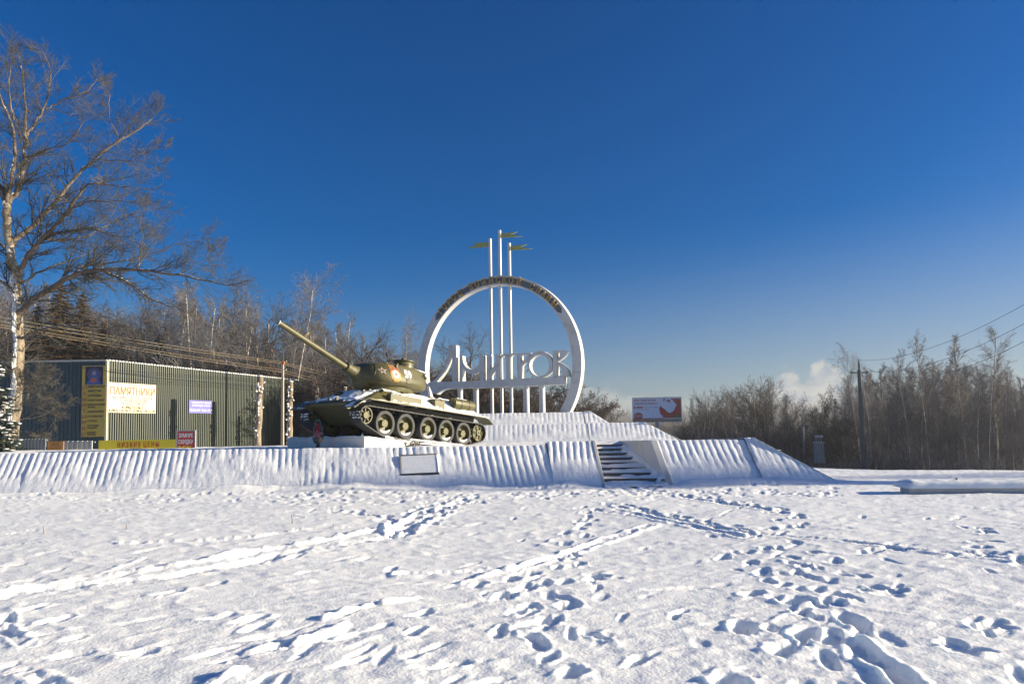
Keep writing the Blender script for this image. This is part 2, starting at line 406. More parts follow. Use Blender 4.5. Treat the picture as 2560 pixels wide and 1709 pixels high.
# spur to the stairs and the trampled strip at the foot of the terrace
trail([z7(1780, 245), z7(1880, 200), z7(1960, 150), z7(2050, 120), z7(2200, 95)], .26, .22, 3, .32, .16, .10, .22)
trail([z7(1560, 145), z7(1700, 165), z7(1830, 190)], .33, .1, 2, .3, .14, .08)
for _ in range(420):
    px = rng.uniform(0, 2100); py = 1246 + rng.normal(0, 8) - (12 if px > 1300 else 0)
    if px > 700 or rng.rand() < .35:
        add_print(gz(px, py), rng.uniform(0, 3.14), .3 * rng.uniform(.7, 1.3), .15, .055 * rng.uniform(.5, 1.3))
# scattered old prints
for _ in range(120):
    px, py = rng.uniform(-150, 2700), 1265 + 460 * rng.rand() ** 1.5
    add_print(gz(px, py), rng.uniform(.6, 1.6), .32 * rng.uniform(.6, 1.6), .11 * rng.uniform(.6, 1.2), .032 * rng.uniform(.4, 1.3))
for c in [(2150, 240), (2120, 330), (2180, 300), (2330, 380), (1780, 310), (1650, 320), (1720, 500), (1640, 490), (2180, 670), (2080, 770)]:
    for _ in range(5): add_print(gz(*z8(c[0] + rng.uniform(-60, 60), c[1] + rng.uniform(-18, 18))), rng.uniform(0, 3), .25, .13, .05)
for c in [(330, 790), (250, 640), (160, 590), (1150, 640), (1180, 670), (780, 520), (1000, 630), (630, 790), (1940, 600), (1900, 690), (1560, 720), (2070, 850)]:
    add_print(gz(*z7(*c)), rng.uniform(.3, 1.4), .28, .13, .075)

# grooves/ridges: (course, half width, depth(+ = ridge), bank)
grooves = []
def groove(pts, hw, d, bank=0.0): grooves.append(([np.array(q) for q in poly_world(pts)], hw, d, bank))
groove([z8(1850, 980), z8(1700, 850), z8(1600, 780), z8(1540, 740)], .085, -.10, .02)
groove([z7(-200, 560), z7(150, 490), z7(420, 450), z7(760, 400), z7(1100, 345), z7(1500, 270), z7(1780, 215)], .08, .065)
groove([z7(-200, 580), z7(200, 505), z7(760, 440), z7(1150, 372), z7(1500, 300), z7(1850, 245)], .16, -.05)
groove([z7(860, 985), z7(1000, 925), z7(1130, 880)], .05, .05)
groove([z7(1050, 825), z7(1200, 775), z7(1330, 735)], .045, .045)
groove([z7(1360, 755), z7(1480, 705), z7(1590, 660)], .045, .05)
groove([z7(1490, 632), z7(1620, 590), z7(1700, 565)], .04, .04)
groove([z7(1760, 560), z7(1920, 530)], .04, .035)
groove([z7(2030, 480), z7(2210, 430), z7(2349, 385)], .05, .04)
groove([z7(1000, 1010), z7(1180, 950), z7(1260, 900)], .05, -.05)
groove([z7(1010, 825), z7(1180, 790), z7(1330, 750)], .05, -.045)
groove([z7(1330, 770), z7(1600, 680)], .04, -.045)
groove([z7(40, 620), z7(40, 690), z7(120, 760)], .05, -.05, .01)
groove([z7(130, 880), z7(250, 940), z7(330, 1010)], .06, -.05, .01)
groove([z7(550, 300), z7(850, 285), z7(1150, 265), z7(1400, 225), z7(1600, 215)], .05, .035)
groove([z7(1830, 230), z7(1900, 190), z7(1990, 150)], .2, -.09, .03)
groove([z8(-500, 420), z8(0, 400), z8(200, 335), z8(420, 270), z8(640, 205)], .08, -.05, .02)
groove([z8(600, 40), z8(860, 95), z8(1100, 128), z8(1250, 160)], .10, -.04, .015)
groove([z8(480, 125), z8(700, 172), z8(900, 210), z8(1100, 245), z8(1500, 275), z8(1750, 310), z8(2100, 350), z8(2400, 385)], .07, -.045, .015)
groove([z8(450, 135), z8(700, 188), z8(880, 222), z8(1080, 258)], .07, -.045, .015)
for k in range(16):
    a = rng.uniform(0, 2300), rng.uniform(1290, 1690); l = rng.uniform(30, 150)
    groove([(a[0], a[1]), (a[0] + l, a[1] - l * rng.uniform(.2, .5))], rng.uniform(.03, .06), rng.choice([-1, -1, 1]) * rng.uniform(.01, .026))

def snow_h(x, y):
    z = base_h(x, y)
    near = 1 - sst(y, 60, 140)
    # wind streaks running away to the right, and crust
    ca, sa = .80, .60
    a = x * ca + y * sa; b = -x * sa + y * ca
    z = z + near * (0.013 * fbm(a * .6, b * 1.5, 11, 3) + 0.012 * fbm(x * 1.3, y * 2.6, 21, 3) + 0.009 * fbm(x * 7, y * 9, 31, 3) + .012 * np.clip(fbm(a * 1.5, b * 7, 333, 3) - .1, 0, 1))
    rg = 1 - np.abs(fbm(x * 1.1 + y * .3, y * 1.9, 77, 3)) * 3.2
    z = z + near * 0.018 * np.clip(rg - .45, 0, 1)
    lump = np.clip(fbm(a * 2.0, b * 5.5, 41, 2) - .27, 0, 1)
    z = z - near * 0.03 * lump * sst(fbm(x * .35, y * .35, 5, 2), -.25, .25)
    wx = x + .05 * fbm(x * 4, y * 4, 51, 3); wy = y + .05 * fbm(x * 4, y * 4, 61, 3)
    cut = np.zeros_like(z); rim = np.zeros_like(z); dist = np.zeros_like(z)
    for P, hw, d, bank in grooves:
        allp = np.array(P); m = hw * 4 + .2
        sel = (x > allp[:, 0].min() - m) & (x < allp[:, 0].max() + m) & (y > allp[:, 1].min() - m) & (y < allp[:, 1].max() + m)
        if not sel.any(): continue
        xs, ys = wx[sel] + .06 * fbm(x[sel] * 1.5, y[sel] * 1.5, 71, 2), wy[sel]; best = np.full(xs.shape, 9e9)
        for p, q in zip(P[:-1], P[1:]):
            dx, dy = q - p; t = np.clip(((xs - p[0]) * dx + (ys - p[1]) * dy) / (dx * dx + dy * dy), 0, 1)
            best = np.minimum(best, np.hypot(xs - p[0] - t * dx, ys - p[1] - t * dy))
        g = best / hw
        k = 1 - sst(g, .55, 1.15)
        mod = np.clip(.55 + 1.5 * vnoise(xs * 1.1, ys * 1.1, 9 + int(hw * 1000)) + 1.1 * vnoise(xs * 5, ys * 5, 19), 0, 1.3)
        z[sel] += d * k * mod
        dist[sel] = np.maximum(dist[sel], .9 * np.exp(-(g / 1.9) ** 2) * min(1, abs(d) / .05))
        if bank: z[sel] += bank * np.exp(-((g - 1.45) / .45) ** 2)
    for px, py, an, L, wd, d in prints:
        d = d * .7
        m = L * 1.5 + .1
        if py < -5: continue
        sel = (np.abs(x - px) < m) & (np.abs(y - py) < m)
        if not sel.any(): continue
        xs = wx[sel] - px; ys = wy[sel] - py; c, s_ = math.cos(an), math.sin(an)
        g = np.sqrt(((xs * c + ys * s_) / (L * .5)) ** 2 + ((-xs * s_ + ys * c) / (wd * .5)) ** 2)
        k = (1 - sst(g, .5, 1.25)) * d * (1 + .25 * (xs * c + ys * s_) / L)
        cut[sel] = np.maximum(cut[sel], k)
        dist[sel] = np.maximum(dist[sel], np.exp(-(g / 2.0) ** 2) * min(1, d / .06))
        rim[sel] = np.maximum(rim[sel], d * .15 * np.exp(-((g - 1.35) / .3) ** 2) * (.6 + 1.6 * vnoise(xs * 9 + px, ys * 9, 3)))
    z = z + dist * (.026 * fbm(x * 8, y * 8, 301, 4) + .06 * np.clip(vnoise(x * 12, y * 12, 305) - .2, 0, 1) + .04 * np.clip(vnoise(x * 22, y * 22, 306) - .25, 0, 1))
    z = z - cut + np.where(cut > .01, 0, rim) 
    # drift against the terrace
    z = z + (.15 + .12 * fbm(x * .9, y * .9, 123, 3)) * (1 - .8 * sst(x, 1.6, 2.6) * (1 - sst(x, 4.2, 5.2))) * np.exp(-np.clip(19.6 - y + .5 * fbm(x * .5, y * 0, 124, 3), 0, 9) / .7) * (1 - sst(x, 7.5, 10.5)) * (y < 20.2)
    return z

ys = list(np.arange(-30, -3, 3.0)) + list(np.arange(-3, 3.6, .15))
y = 3.6
while y < 24: ys.append(y); y += max(.016, y * y * .00052)
while y < 2500: ys.append(y); y *= 1.035
ys = np.array(ys)
inner = np.linspace(-1, 1, 1050)
outer = 1 + np.linspace(0.05, 1, 34) ** 2.2 * 11
cs = np.concatenate([-outer[::-1], inner, outer])
YY = np.repeat(ys[:, None], len(cs), 1)
XX = cs[None, :] * (0.82 * np.clip(ys, 0, None)[:, None] + 1.6)
ZZ = snow_h(XX.ravel(), YY.ravel()).reshape(XX.shape)
V = np.stack([XX, YY, ZZ], -1).reshape(-1, 3)
link('snow_field', np_mesh('snow_field', V, grid_quads(len(ys), len(cs)), M['snow']), kind='structure')
def gh(x, y): return float(base_h(np.array([float(x)]), np.array([float(y)]))[0])

# low snow-capped wall on the right
lw = empty('low_wall', (14.5, 15.8, 0), label='low grey concrete kerb wall capped with thick snow, right edge of the snow field', cat='wall')
a0 = at(2274, 1240, 15.9); 
LWX0, LWY0 = a0[0], 15.9
ang = R(-7)
dx = Vector((math.cos(ang), math.sin(ang), 0)); dn = Vector((-dx.y, dx.x, 0))
def lwpt(s_, t, z): return Vector((LWX0, LWY0, 0)) + dx * s_ + dn * t + Vector((0, 0, z))
m = MB(); m.prism([(0, -.5), (9, -.5), (9, .17), (0, .17)], dx, (0, 0, 1), dn, (LWX0, LWY0, 0), 0, .5)
lw.location = (LWX0, LWY0, 0)
o = m.build('wall_body', M['grey_stone'], None, bevel=.015); o.parent = lw; o.matrix_parent_inverse = Matrix.Translation((-LWX0, -LWY0, 0))
nx_, ny_ = 260, 26
S, T = np.meshgrid(np.linspace(-.05, 9, nx_), np.linspace(-.05, .8, ny_), indexing='ij')
e = np.minimum(np.minimum((S + .05) / .25, 1), np.minimum((T + .05) / .12, (.8 - T) / .25)); e = np.clip(e, 0, 1)
Zc = .165 + .17 * np.sqrt(np.clip(1 - (1 - e) ** 2, 0, 1)) + .035 * fbm(S * 2.5, T * 4, 9, 4) * e
V = np.stack([LWX0 + dx.x * S + dn.x * T, LWY0 + dx.y * S + dn.y * T, Zc], -1).reshape(-1, 3)
o = link('snow_cap', np_mesh('snow_cap', V, grid_quads(nx_, ny_), M['snow'])); o.parent = lw; o.matrix_parent_inverse = Matrix.Translation((-LWX0, -LWY0, 0))
p = lwpt(1.25, .45, .27)
m = MB(); m.tube([p, p + Vector((0.004, 0, .075)), p + Vector((0.0, 0, .10))], [.028, .03, .024], 8)
m.build('post_stub', M['raw_concrete'], label='short rusty stub poking out of the snow on the low wall', cat='stub')
# dry stalks
for (px, py, h, lean) in [(110, 1342, .13, -.08), (316, 1327, .10, .02), (731, 1312, .16, -.1), (833, 1316, .06, .05)]:
    p = gz(px, py); zz = float(snow_h(np.array([p[0]]), np.array([p[1]]))[0])
    m = MB(); m.tube([(p[0], p[1], zz - .05), (p[0] + lean * h * .4, p[1], zz + h * .5), (p[0] + lean * h * 1.4, p[1], zz + h)], [.009, .007, .004], 5)
    lab = {110: 'dry plant stalk standing in the snow, leftmost of the four', 316: 'dry plant stalk second from the left in the snow',
           731: 'tallest slightly bent dry stalk in the snow before the plaque', 833: 'shortest dry stalk stub, nearest the trampled snow'}[px]
    m.build('dry_stalk', M['bark'], label=lab, cat='stalk', group='dry stalks poking out of the snow')

# ================================================================== THE TERRACE
ter = empty('terrace', (-10, 20, 0), label='long stepped memorial terrace with ribbed sloping concrete sides buried in snow', cat='terrace')
PI_T = Matrix.Translation((10, -20, 0))
def tpart(name, me, **k):
    o = link(name, me, ter, **k); o.matrix_parent_inverse = PI_T; return o
def face(name, X0, X1, yf, yr, zf, zt, amp=.05, pitch=.2, seed=1, lip=.22, fill=.0, hip=None, dens=.026, nv=34, yslope=0.0, phase=0, skew=0, sh=0.0):
    """sloping ribbed strip from the foot (yf,zf) to the rim (yr,zt(x)); hip: x from which the top edge runs down to X1"""
    nx = int((X1 - X0) / dens) + 2
    x = np.linspace(X0, X1, nx)[:, None]
    v = np.concatenate([np.linspace(0, 1, nv), 1 + np.array([.04, .1, .17])])[None, :]
    zt_ = zt(x) if callable(zt) else zt + 0 * x
    ztop = zt_ + .02 * fbm(x * .8, x * 0, seed, 2)
    frac = np.ones_like(x)
    if hip is not None: frac = np.clip((X1 - x) / (X1 - hip), 0.0, 1)
    Lv = np.minimum(v, 1); over = np.clip(v - 1, 0, 1)
    vv = Lv * frac
    zz = zf + (ztop - zf) * vv
    yy = yf + (yr - yf) * vv + yslope * (x - X0)
    slope = math.hypot(yr - yf, 1.2); ny, nz_ = -(float(np.mean(ztop)) - zf) / slope, (yr - yf) / slope
    ph = (x + skew * vv) / pitch * math.pi + phase
    rib = (np.abs(np.sin(ph)) ** .7 - .55) * (.75 + .5 * vnoise(np.floor(ph / math.pi) * 7.3 + .5, x * 0, seed))
    vv = vv if hip is None else Lv + 0 * x
    fl = sst(fbm(x * .45 + 5, vv * 1.1, seed + 3, 3) + .25 * vnoise(x * 4, vv * 3, seed + 2) + fill + .95 * (1 - vv) - .24, -.1, .5)
    fl = np.maximum(fl * .96, 1 - sst(vv + .10 * fbm(x * 1.6, vv * 0, seed + 8, 3), .12, .36))
    tp = 1 - sst(v, 1.0, 1.15)
    d = .56 * amp * rib * (1 - fl) * tp + .035 * fl + .014 * fbm(x * 2.2, vv * 4, seed + 9, 3) * fl + .008 * fbm(x * 14, vv * 26, seed + 5, 2) + .006 * fbm(x * 6, vv * 3, seed + 15, 2)
    X = x + sh * (1 - Lv)
    Y = yy + over * 1.6 + d * ny; Z = zz + d * nz_ - over * .12 + 0 * X
    V = np.stack([X + 0 * Y, Y, Z], -1).reshape(-1, 3)
    me = np_mesh(name, V, grid_quads(nx, v.shape[1]), M['snow_wall'])
    return tpart(name, me)
YF, YR, ZT = 19.1, 20.5, 1.2
xs = [-26, -17.9, -14.55, -11.2, -7.9, -4.6, -1.2, 1.02]
edges = [-27.0, -21.0, -15.05, -10.9, -6.9, -2.9, 0.0 - .2]
segs = [(-27, -20.9), (-20.88, -14.32), (-14.30, -7.02), (-7.0, -.3)]
face('ribbed_panel', -34, -14.305, YF, YR, -.3, 1.17, seed=31, fill=.0, sh=.4)
face('ribbed_panel', -14.30, -6.3, YF, YR, -.3, ZT, seed=11, fill=.06, sh=.4)
face('ribbed_panel', -6.298, .97, YF, YR, -.3, ZT, seed=12, fill=-.04, sh=.35)
face('ribbed_panel', 1.03, 2.38, YF - .01, YR + .06, -.3, 1.3, amp=.05, seed=13, fill=.10, sh=.16, skew=-.2)
face('ribbed_panel', 4.15, 6.98, YF + .1, YR + .15, -.3, lambda x: 1.28 + 0 * x, seed=14, fill=.16, amp=.045, sh=.22)
face('ribbed_panel', 6.985, 9.7, YF + .05, YR + .15, -.25, 1.33, seed=15, fill=-.1, hip=7.25, amp=.05, sh=.15)
# panel-end blocks (vertical joint by x~0 and cheeks of the stairs)
def block(name, pts, dirv, t, mt_, bevel=.012, **k):      # polygon pts (3-D) given thickness t along dirv
    n = len(pts); d = Vector(dirv) * t
    m = MB(); m.add([Vector(p) for p in pts] + [Vector(p) + d for p in pts],
                    [tuple(range(n)), tuple(range(n, 2 * n))[::-1]] + [(i, i + n, (i + 1) % n + n, (i + 1) % n) for i in range(n)])
    o = m.build(name, mt_, None, bevel=bevel, **k); o.parent = ter; o.matrix_parent_inverse = PI_T; return o
block('end_wall', [(1.16, YF + .03, -.3), (1.0, YR + .08, 1.26), (1.0, YR + .7, 1.26), (1.0, YR + .7, -.3)], (1, 0, 0), .05, M['white_concrete'])
block('cheek_wall', [(2.54, YF - .01, -.3), (2.385, YR + .04, 1.31), (2.385, 24.3, 1.24), (2.385, 24.3, -.3)], (1, 0, 0), .10, M['white_concrete'])
block('cheek_wall', [(4.36, YF - .12, -.3), (4.13, YR + .02, 1.30), (3.72, 24.2, 1.235), (3.72, 24.2, -.3)], (1, 0, 0), .2, M['white_concrete'])
# top snow sheets
def sheet(name, X0, X1, y0, y1, zf, nx, ny, seed, amp=.03, mt_='snow'):
    S, T = np.meshgrid(np.linspace(0, 1, nx), np.linspace(0, 1, ny), indexing='ij')
    X = X0 + (X1 - X0) * S
    ya = y0(X) if callable(y0) else y0; yb = y1(X) if callable(y1) else y1
    Y = ya + (yb - ya) * T
    Z = (zf(X, Y) if callable(zf) else zf + 0 * X) + amp * fbm(X * 1.3, Y * 1.3, seed, 4) * np.clip(T * 6, .2, 1)
    return tpart(name, np_mesh(name, np.stack([X, Y, Z], -1).reshape(-1, 3), grid_quads(nx, ny), M[mt_]))
def back_y(X): return 24.6 + (np.clip(X, -30, -8) + 30) / 22 * 8.4
def ztop_(X, Y):
    z = 1.165 + 0 * X
    z = z + .05 * sst(Y, 20.8, 22.2) * 0 - .03 * sst(Y, 24, 30)
    # rough trampled snow below the broken end of the plinth
    z = z + .06 * np.exp(-((X + 2.9) ** 2 + (Y - 21.6) ** 2) / .5)
    return z
sheet('snow_cover', -34, 2.5, YR + .10, back_y, ztop_, 700, 150, 5, .05)
sheet('snow_cover', 3.9, 8.2, YR + .2, 31.5, lambda X, Y: 1.27 - .02 * (Y - 21) - .35 * sst(X, 7.0, 8.2), 120, 90, 6, .03)
sheet('snow_cover', 2.4, 4.0, 24.1, 31.5, lambda X, Y: 1.13 + 0 * X, 40, 60, 8, .03)
sheet('snow_cover', 7.25, 10.2, lambda X: YF + .05 + 1.40 * np.clip(1 - (X - 7.25) / 2.45, 0, 1), 36, lambda X, Y: 1.335 - 1.58 * (X - 7.25) / 2.45 - .022 * np.clip(Y - 20.6, 0, 20), 120, 80, 9, .03)
sheet('snow_cover', 6.9, 7.3, YR + .2, 36, lambda X, Y: 1.31 - .022 * np.clip(Y - 20.6, 0, 20), 20, 80, 19, .02)
# back slope of the terrace, hidden side
o = tpart('back_slope', np_mesh('back_slope', np.array([[-34, 24.55, 1.15], [-8, 32.9, 1.15], [-8, 34.0, -.3], [-34, 25.8, -.3]]), np.array([[0, 1, 2, 3]]), M['snow']))
# steps
nst = 8
for k in range(nst):
    y0 = 19.62 + k * .54; z1 = .12 + (k + 1) * .13 - .02
    xr = 4.40 - (y0 - 19.4) * .155
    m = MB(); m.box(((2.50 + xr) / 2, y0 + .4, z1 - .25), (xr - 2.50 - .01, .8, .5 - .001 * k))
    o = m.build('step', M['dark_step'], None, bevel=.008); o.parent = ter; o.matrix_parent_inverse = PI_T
    nx_, ny_ = 90, 26
    S, T = np.meshgrid(np.linspace(2.53, xr - .02, nx_), np.linspace(0, 1, ny_), indexing='ij')
    right = sst(S, xr - .9, xr) * (.5 + .12 * (k < 4) )
    th = .018 + .02 * fbm(S * 2.2, T * 2 + k * 3, 50 + k, 3) + .06 * right * (T) + .03 * T
    edge = .10 + .06 * fbm(S * 3, S * 0 + k, 60 + k, 3) - .10 * right * (1.2 if k < 5 else .4)
    yy = y0 + edge + (.56 - edge) * T
    th = th * np.sqrt(np.clip(T * 5, 0, 1)) - .004
    zz = z1 + th
    if k < 3: zz += .05 * sst(fbm(S * 1.5, T, 70 + k, 2) + .1, 0, .3) * sst(T, 0, .3)
    o = tpart('step_snow', np_mesh('step_snow', np.stack([S, yy, zz], -1).reshape(-1, 3), grid_quads(nx_, ny_), M['snow']))
# heaped snow along the right cheek and at the stair foot
def mound(name, X0, X1, Y0, Y1, f, nx=90, ny=90, mt_='snow', par=True):
    S, T = np.meshgrid(np.linspace(X0, X1, nx), np.linspace(Y0, Y1, ny), indexing='ij')
    Z = f(S, T); me = np_mesh(name, np.stack([S, T, Z], -1).reshape(-1, 3), grid_quads(nx, ny), M[mt_])
    return tpart(name, me) if par else link(name, me)
def cheek_snow(S, T):
    base = .12 + .13 * (T - 19.62) / .54
    xr = 4.40 - (T - 19.4) * .155
    d = (xr - S)
    return base + .18 - .42 * sst(d + .12 * fbm(S * 2, T * 2, 4, 2), .0, .75) + .03 * fbm(S * 5, T * 5, 8, 3)
mound('snow_drift', 3.2, 4.3, 19.4, 23.1, cheek_snow, 60, 140)
mound('snow_drift', 2.54, 4.36, 19.0, 20.6, lambda S, T: .03 + .22 * sst(T, 18.9, 20.2) - .25 * sst(T, 20.1, 20.6) + .05 * fbm(S * 3.5, T * 3.5, 88, 4), 70, 60)

# upper tiers
def fy(p): return p
T2F, T2R, T2Z0, T2Z1 = 30.3, 31.0, 1.1, 1.94
face('upper_panel', -6.5, 3.4, T2F, T2R, T2Z0, T2Z1, amp=.045, pitch=.22, seed=21, fill=-.25, dens=.035, nv=22)
xh0 = at(1613, 1059, 31)[0]; xh1 = at(1700, 1098, 30.4)[0]
face('upper_panel', 3.42, xh1, T2F, T2R, T2Z0, T2Z1 + .02, amp=.045, pitch=.22, seed=22, fill=-.3, hip=xh0, dens=.035, nv=22)
T3F, T3R, T3Z0, T3Z1 = 33.3, 34.0, 1.9, 2.55
x30 = at(1476, 1031, 34)[0]; x31 = at(1530, 1058, 33.4)[0]
face('upper_panel', -6.2, x30 - .35, T3F, T3R, T3Z0, T3Z1, amp=.045, pitch=.22, seed=23, fill=-.3, dens=.035, nv=20)
face('upper_panel', x30 - .32, x31, T3F, T3R, T3Z0, T3Z1 + .03, amp=.045, pitch=.22, seed=24, fill=-.4, hip=x30, dens=.035, nv=20)
sheet('snow_cover', -6.5, xh0, T2R + .1, 33.6, T2Z1 - .03, 120, 40, 25, .03)
sheet('snow_cover', -6.2, x30, T3R + .1, 38.6, T3Z1 - .03, 120, 60, 26, .03)
sheet('snow_cover', xh0 - .1, xh1 + 3, T2F + .6, 38, lambda X, Y: np.maximum(T2Z1 - (X - xh0) * .5, -1.0), 60, 40, 27, .02)
sheet('snow_cover', x30 - .1, x31 + .6, T3F + .6, 38.6, lambda X, Y: T3Z1 - (X - x30) * .6, 40, 40, 28, .02)
# left flank of the upper tiers
tpart('left_slope', np_mesh('left_slope', np.array([[-8.4, 30.2, 1.1], [-6.2, 31, 1.95], [-6.0, 34, 2.55], [-6.0, 38.6, 2.5], [-9.5, 38.6, 1.0], [-9, 33, 1.1]]), np.array([[0, 1, 2, 5], [5, 2, 3, 4]]), M['snow']))

# plaque on the slope
pq = empty('plaque', (-3.6, 19.6, .4), label='framed rectangular memorial plaque on the ribbed terrace slope, its face hidden by rime', cat='plaque')
A = at(1000, 1140, 20.24); B = at(1092, 1136, 20.24); C_ = at(1103, 1186, 19.75); D_ = at(1003, 1190, 19.75)
ax_ = (Vector(B) - Vector(A)).normalized(); dn_ = (Vector(D_) - Vector(A)).normalized(); nn = dn_.cross(ax_).normalized()
if nn.y > 0: nn = -nn
wq = (Vector(B) - Vector(A)).length; hq = (Vector(D_) - Vector(A)).length
def pqpart(name, poly, d0, d1, mt_, bev=.006):
    m = MB(); m.prism(poly, ax_, dn_, nn, Vector(A), d0, d1)
    o = m.build(name, mt_, None, bevel=bev); o.parent = pq; o.matrix_parent_inverse = Matrix.Translation((3.6, -19.6, -.4)); return o
pqpart('plate', [(.03, .03), (wq - .03, .03), (wq - .03, hq - .03), (.03, hq - .03)], .0, .045, M['snow_wall'])
t_ = .022
t_ = .012
pqpart('frame', [(-t_, -t_), (wq + t_, -t_), (wq + t_, .006), (-t_, .006)], .0, .055, M['raw_concrete'])
pqpart('frame', [(-t_, hq - .045), (wq + t_, hq - .045), (wq + t_, hq + t_), (-t_, hq + t_)], .0, .065, M['urn'])
pqpart('frame', [(-t_, .013), (.012, .013), (.012, hq - .046), (-t_, hq - .046)], .0, .055, M['raw_concrete'])
pqpart('frame', [(wq - .012, .013), (wq + t_, .013), (wq + t_, hq - .046), (wq - .012, hq - .046)], .0, .055, M['snow_wall'])
# ================================================================== THE RING MONUMENT
RA = R(26)
D1 = Vector((math.cos(RA), -math.sin(RA), 0)); NF = Vector((-math.sin(RA), -math.cos(RA), 0)); ZU = Vector((0, 0, 1))
RC = Vector(at(1237, 917, 36.0))
def onplane(px, py, off=0.0):         # photo pixel -> (u,v) in the monument's own front plane
    d = Vector(ray(px, py)); P0 = RC + NF * off
    t = (P0 - Vector(EYE)).dot(NF) / d.dot(NF)
    q = Vector(EYE) + d * t - RC
    return q.dot(D1), q.z
def plane_mat(off=0.0):
    m = Matrix((( D1.x, 0, NF.x), (D1.y, 0, NF.y), (0, 1, 0))).to_4x4()   # local x->D1, y->Z, z->front normal
    m.translation = RC + NF * off
    return m
mon = empty('ring_monument', (RC.x, RC.y, 2.4), label='white concrete ring monument with the town name on a beam and three flag masts', cat='monument')
PI_M = Matrix.Translation((-RC.x, -RC.y, -2.4))
def mpart(name, me, off=0.0, parent=None, **k):
    o = link(name, me, parent or mon, **k)
    o.matrix_parent_inverse = PI_M if parent is None else (PI_M @ parent.matrix_basis).inverted() @ PI_M
    o.matrix_basis = plane_mat(off)
    return o
RO, RW, RD = 4.87, .50, .42
BASEZ = 2.35 - RC.z
a0 = math.asin(BASEZ / RO)
# ring, in nine cast segments
def arc_pts(r_, a, b, n): return [(r_ * math.cos(a + (b - a) * i / n), r_ * math.sin(a + (b - a) * i / n)) for i in range(n + 1)]
tot0, tot1 = a0, math.pi - a0
nseg = 9
for k in range(nseg):
    a = tot0 + (tot1 - tot0) * k / nseg + .0012; b = tot0 + (tot1 - tot0) * (k + 1) / nseg - .0012
    n = 22
    po = arc_pts(RO, a, b, n); pi = arc_pts(RO - RW, a, b, n)
    if k == 0: pi[0] = (math.sqrt((RO - RW) ** 2 - BASEZ ** 2) if False else pi[0][0], pi[0][1])
    poly = po + pi[::-1]
    mb = MB(); vs = []; fs = []
    for i in range(n + 1):
        for (q, z) in ((po[i], 0), (pi[i], 0), (pi[i], -RD), (po[i], -RD)): vs.append((q[0], q[1], z))
    for i in range(n):
        for j in range(4):
            j2 = (j + 1) % 4; fs.append((i * 4 + j, i * 4 + j2, i * 4 + 4 + j2, i * 4 + 4 + j))
    fs += [(0, 1, 2, 3), (n * 4, n * 4 + 3, n * 4 + 2, n * 4 + 1)]
    mb.add(vs, fs)
    mpart('ring_segment', mb.mesh('ring_segment', M['white_concrete'], 30))
# dark band with arrow ends
zz3 = lambda x, y: (1060 + x / 5.8725, 660 + y / 5.8725)
uA = onplane(*zz3(135, 800)); uB = onplane(*zz3(2045, 705))
aL, aR = math.atan2(uA[1], uA[0]), math.atan2(uB[1], uB[0])
r0_, r1_ = RO - RW + .085, RO - .115
o_ = arc_pts(r1_, aL - .05, aR + .05, 60); i_ = arc_pts(r0_, aL - .05, aR + .05, 60); rm = (r0_ + r1_) / 2
tipL = (rm * math.cos(aL), rm * math.sin(aL)); tipR = (rm * math.cos(aR), rm * math.sin(aR))
mpart('dark_band', outline_mesh('dark_band', [o_ + [tipR] + i_[::-1] + [tipL]], .006, M['steel_blue']), .010)
L3 = [('Г', 228, 668), ('О', 290, 600), ('Р', 360, 532), ('О', 432, 475), ('Д', 530, 412), ('В', 693, 315), ('О', 785, 280), ('И', 888, 252), ('Н', 995, 235), ('С', 1100, 225),
      ('К', 1192, 226), ('О', 1292, 235), ('Й', 1405, 258), ('С', 1592, 345), ('Л', 1688, 388), ('А', 1768, 440), ('В', 1838, 505), ('Ы', 1918, 588)]
for ch, x, y in L3:
    u, v = onplane(*zz3(x, y)); a = math.atan2(v, u)
    me = text_mesh(ch, .42, M['brass'], depth=.05, bold=.002)
    me.transform(Matrix.Translation((rm * math.cos(a), rm * math.sin(a), 0)) @ Matrix.Rotation(a - math.pi / 2, 4, 'Z') @ Matrix.Scale(.88, 4, (1, 0, 0)))
    mpart('band_letter', me, .075)
